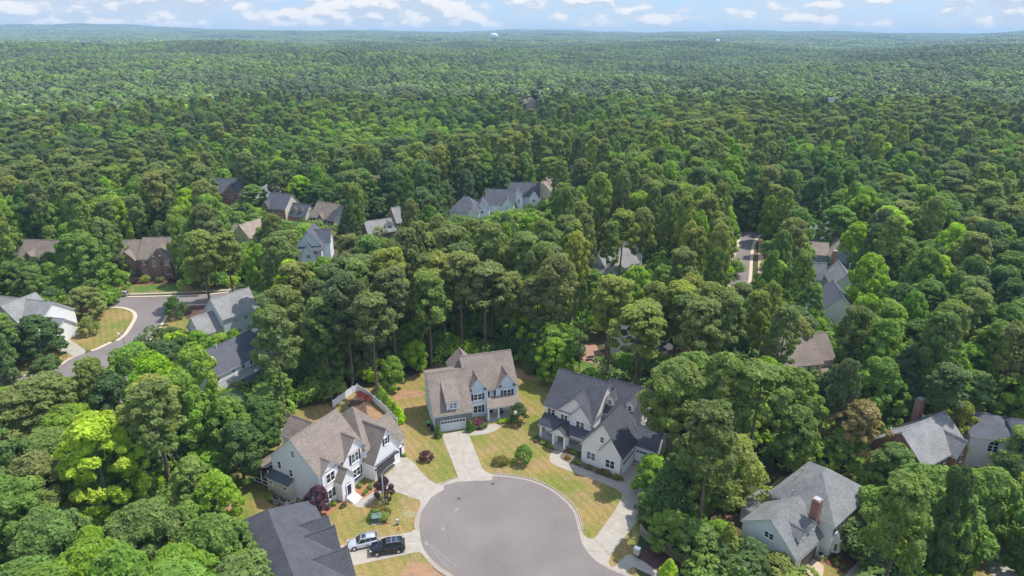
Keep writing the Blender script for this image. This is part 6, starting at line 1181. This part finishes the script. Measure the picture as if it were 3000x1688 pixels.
# fences
def fence(name,label,cat,pts,h_,m,style,group=None,step=2.4):
    P=[np.array(p) for p in pts]; t=thing(name,label,cat,(P[0][0],P[0][1],0),0,group); o=P[0]; pan=MB(); posts=[]
    for a,b in zip(P[:-1],P[1:]):
        d=b-a; ln=np.hypot(*d); n=max(1,int(round(ln/step))); u=d/ln; ang=math.atan2(u[1],u[0]); w_=np.array([-u[1],u[0]])
        for i in range(n):
            p=a+d*i/n-o; q=a+d*(i+1)/n-o
            if style=='solid':
                e=w_*.025; pan.add([(p[0]-e[0],p[1]-e[1],.05),(q[0]-e[0],q[1]-e[1],.05),(q[0]+e[0],q[1]+e[1],.05),(p[0]+e[0],p[1]+e[1],.05),(p[0]-e[0],p[1]-e[1],h_),(q[0]-e[0],q[1]-e[1],h_),(q[0]+e[0],q[1]+e[1],h_),(p[0]+e[0],p[1]+e[1],h_)],[(3,2,1,0),(4,5,6,7),(0,1,5,4),(1,2,6,5),(2,3,7,6),(3,0,4,7)])
            else:
                k=int(ln/n/(.16)); 
                for j in range(k):
                    s0=p+(q-p)*(j+.2)/k; s1=p+(q-p)*(j+.75)/k; e=w_*.02; hh=h_-(.04*(j%2)) if style=='picket' else h_+.10*math.sin(math.pi*j/k)
                    pan.add([(s0[0]-e[0],s0[1]-e[1],.08),(s1[0]-e[0],s1[1]-e[1],.08),(s1[0]+e[0],s1[1]+e[1],.08),(s0[0]+e[0],s0[1]+e[1],.08),(s0[0]-e[0],s0[1]-e[1],hh),(s1[0]-e[0],s1[1]-e[1],hh),(s1[0]+e[0],s1[1]+e[1],hh),(s0[0]+e[0],s0[1]+e[1],hh)],[(3,2,1,0),(4,5,6,7),(0,1,5,4),(1,2,6,5),(2,3,7,6),(3,0,4,7)])
                for zz in (.3,h_-.3):
                    e=w_*.03; pan.add([(p[0]-e[0],p[1]-e[1],zz),(q[0]-e[0],q[1]-e[1],zz),(q[0]+e[0],q[1]+e[1],zz),(p[0]+e[0],p[1]+e[1],zz),(p[0]-e[0],p[1]-e[1],zz+.1),(q[0]-e[0],q[1]-e[1],zz+.1),(q[0]+e[0],q[1]+e[1],zz+.1),(p[0]+e[0],p[1]+e[1],zz+.1)],[(3,2,1,0),(4,5,6,7),(0,1,5,4),(1,2,6,5),(2,3,7,6),(3,0,4,7)])
            posts.append(p)
    posts.append(P[-1]-o); pan.build('panel',m,t)
    for p in posts: MB().box(p[0]-.065,p[0]+.065,p[1]-.065,p[1]+.065,0,h_+.14).box(p[0]-.09,p[0]+.09,p[1]-.09,p[1]+.09,h_+.14,h_+.2).build('post',m,t)
    return t
fence('vinyl_fence','white solid vinyl fence running back from the shuttered house past the conifers','fence',[at('K',x,y) for x,y in [(975,1275),(860,1150),(735,1040),(640,960),(545,905),(490,930),(400,990),(280,1080)]],1.6,M['pvc'],'solid')
fence('vinyl_fence','white solid vinyl fence under the trees left of the shuttered house','fence',[at('A',x,y) for x,y in [(245,1010),(380,925),(580,820),(700,730),(830,660)]],1.8,M['pvc'],'solid')
fence('picket_fence','white picket fence between the lean-to and the charcoal roof','fence',[at('E',x,y) for x,y in [(860,410),(780,460),(720,510),(600,600)]],1.2,M['pvc'],'picket',step=1.8)
fence('wooden_fence','weathered scalloped wooden fence beside the bottom right trees','fence',[at('F',x,y) for x,y in [(1530,700),(1590,760),(1750,860),(1950,1000),(2100,1060),(2240,1110),(2420,1190)]],1.7,M['wood'],'board')
t=thing('red_playhouse_slide','dark red slope-sided play structure inside the white fenced yard','play structure',(*at('K',620,1000),0),R(-40)); MB().slab([(-2.2,-.3,.5),(2.2,-.3,.4),(2.0,.3,1.3),(-2.0,.3,1.5)],.1).build('panel',mat('dark_red_cloth',(.30,.05,.05),.7),t); [MB().box(x-.05,x+.05,.2,.3,0,1.3).build('leg',M['wood'],t) for x in (-1.9,1.9)]
g=at('H',1190,1030); t=thing('pool_cover','bright blue pool cover half seen through the rusty tree','pool cover',(g[0],g[1],0),R(12)); MB().lathe([(2.6,0),(2.6,.9),(2.3,1.0),(.01,1.05)],n=22).build('cover',M['cover'],t); t.scale=(1.4,1,1)
g=at('J',470,740); t=thing('patio_table','dark patio table with pale parasol on the brick patio','patio table',(g[0],g[1],.03),R(20)); MB().box(-.9,.9,-.5,.5,.7,.76).build('tabletop',M['black'],t); [MB().box(x-.04,x+.04,y-.04,y+.04,0,.7).build('leg',M['black'],t) for x in (-.8,.8) for y in (-.4,.4)]
g=at('J',362,700); t=thing('barbecue_grill','black covered grill at the edge of the brick patio','grill',(g[0],g[1],.03),R(60)); MB().box(-.6,.6,-.3,.3,.1,.9).prism([(-.3,.9),(.3,.9),(.2,1.15),(-.2,1.15)],-.45,.45,'u').build('body',M['black'],t)
# far landmarks
def on(c,u,v,d):   # a spot on the land in the direction of a surveyed point
    a,b,s_=CR[c]; x,y=at(c,u,v,0) if 0 else (0,0); th=math.atan(((a+u/s_)-1500)/F/math.cos(PITCH)); th=math.atan2(((a+u/s_)-1500),F*math.cos(PITCH)+ (844-(b+v/s_))*math.sin(PITCH)); return d*math.sin(th),d*math.cos(th)
x,y=on('V',1240,90,2600); t=thing('water_tower','broad pale blue water tower tank rising above the woods on the horizon','water tower',(x,y,float(land_z(x,y))),0); zz=73-18-float(land_z(x,y))
MB().lathe([(3,zz-10),(4,zz-6),(10,zz-2),(13.6,zz+1),(14.2,zz+4),(14.2,zz+10),(13,zz+13.5),(8,zz+16),(.1,zz+17)],n=28).build('tank',M['tank'],t,True); MB().lathe([(4.6,0),(2.6,3),(2.6,zz-8),(.1,zz-8)],n=20).build('column',M['tank'],t,True)
x,y=on('V',1803,98,2600); t=thing('water_tower','small white domed water tower on the right of the horizon','water tower',(x,y,float(land_z(x,y))),0); zz=73-32-float(land_z(x,y))
MB().lathe([(1,zz),(5.6,zz+3),(6.6,zz+6),(6.4,zz+9),(4.4,zz+12),(.1,zz+13.5)],n=24).build('tank',M['pvc'],t,True); [MB().tube((5*math.cos(a_),5*math.sin(a_),0),(5*math.cos(a_),5*math.sin(a_),zz+4),.4,.4,6).build('leg',M['metal'],t) for a_ in (0,1.57,3.14,4.71)]
for u,v,d,h_,lab in ((1471,72,5200,62,'thin radio mast standing right of the big water tower'),(1385,80,5600,50,'shorter faint radio mast nearest the big water tower'),(2358,105,3300,50,'pale slim mast near the right end of the horizon')):
    x,y=on('V',u,v,d); t=thing('radio_mast',lab,'mast',(x,y,float(land_z(x,y))),0,'masts on the horizon'); MB().tube((0,0,0),(0,0,h_),1.2,.5,5).build('mast',M['metal'],t); MB().tube((0,0,h_),(0,0,h_+8),.35,.15,5).build('antenna',M['metal'],t)
x,y=onland(2430,330,20); t=thing('light_mast','white sports floodlight pole in the right mid woods','light pole',(x,y,float(land_z(x,y))),0); MB().tube((0,0,0),(0,0,30-float(land_z(x,y))+float(land_z(x,y))),.25,.15,6).build('pole',M['metal'],t); MB().box(-2.4,2.4,-.3,.3,29,30).box(-1.8,1.8,-.3,.3,27.5,28.3).build('floodlight',M['pvc'],t)
# ------------------------------------------------------------------ air
hz=MB().box(-9000,9000,-150,9900,-3,128).build('haze',bpy.data.materials.new('air')); hz['kind']='stuff'; hz['label']='thin bluish summer haze over the far woods'
hm=hz.data.materials[0]; hm.use_nodes=True; nt=hm.node_tree; nt.nodes.remove(nt.nodes['Principled BSDF']); vp=nt.nodes.new('ShaderNodeVolumePrincipled')
vp.inputs['Color'].default_value=(.52,.76,1,1); vp.inputs['Density'].default_value=.00013; vp.inputs['Anisotropy'].default_value=.0
nt.links.new(vp.outputs[0],nt.nodes['Material Output'].inputs['Volume'])
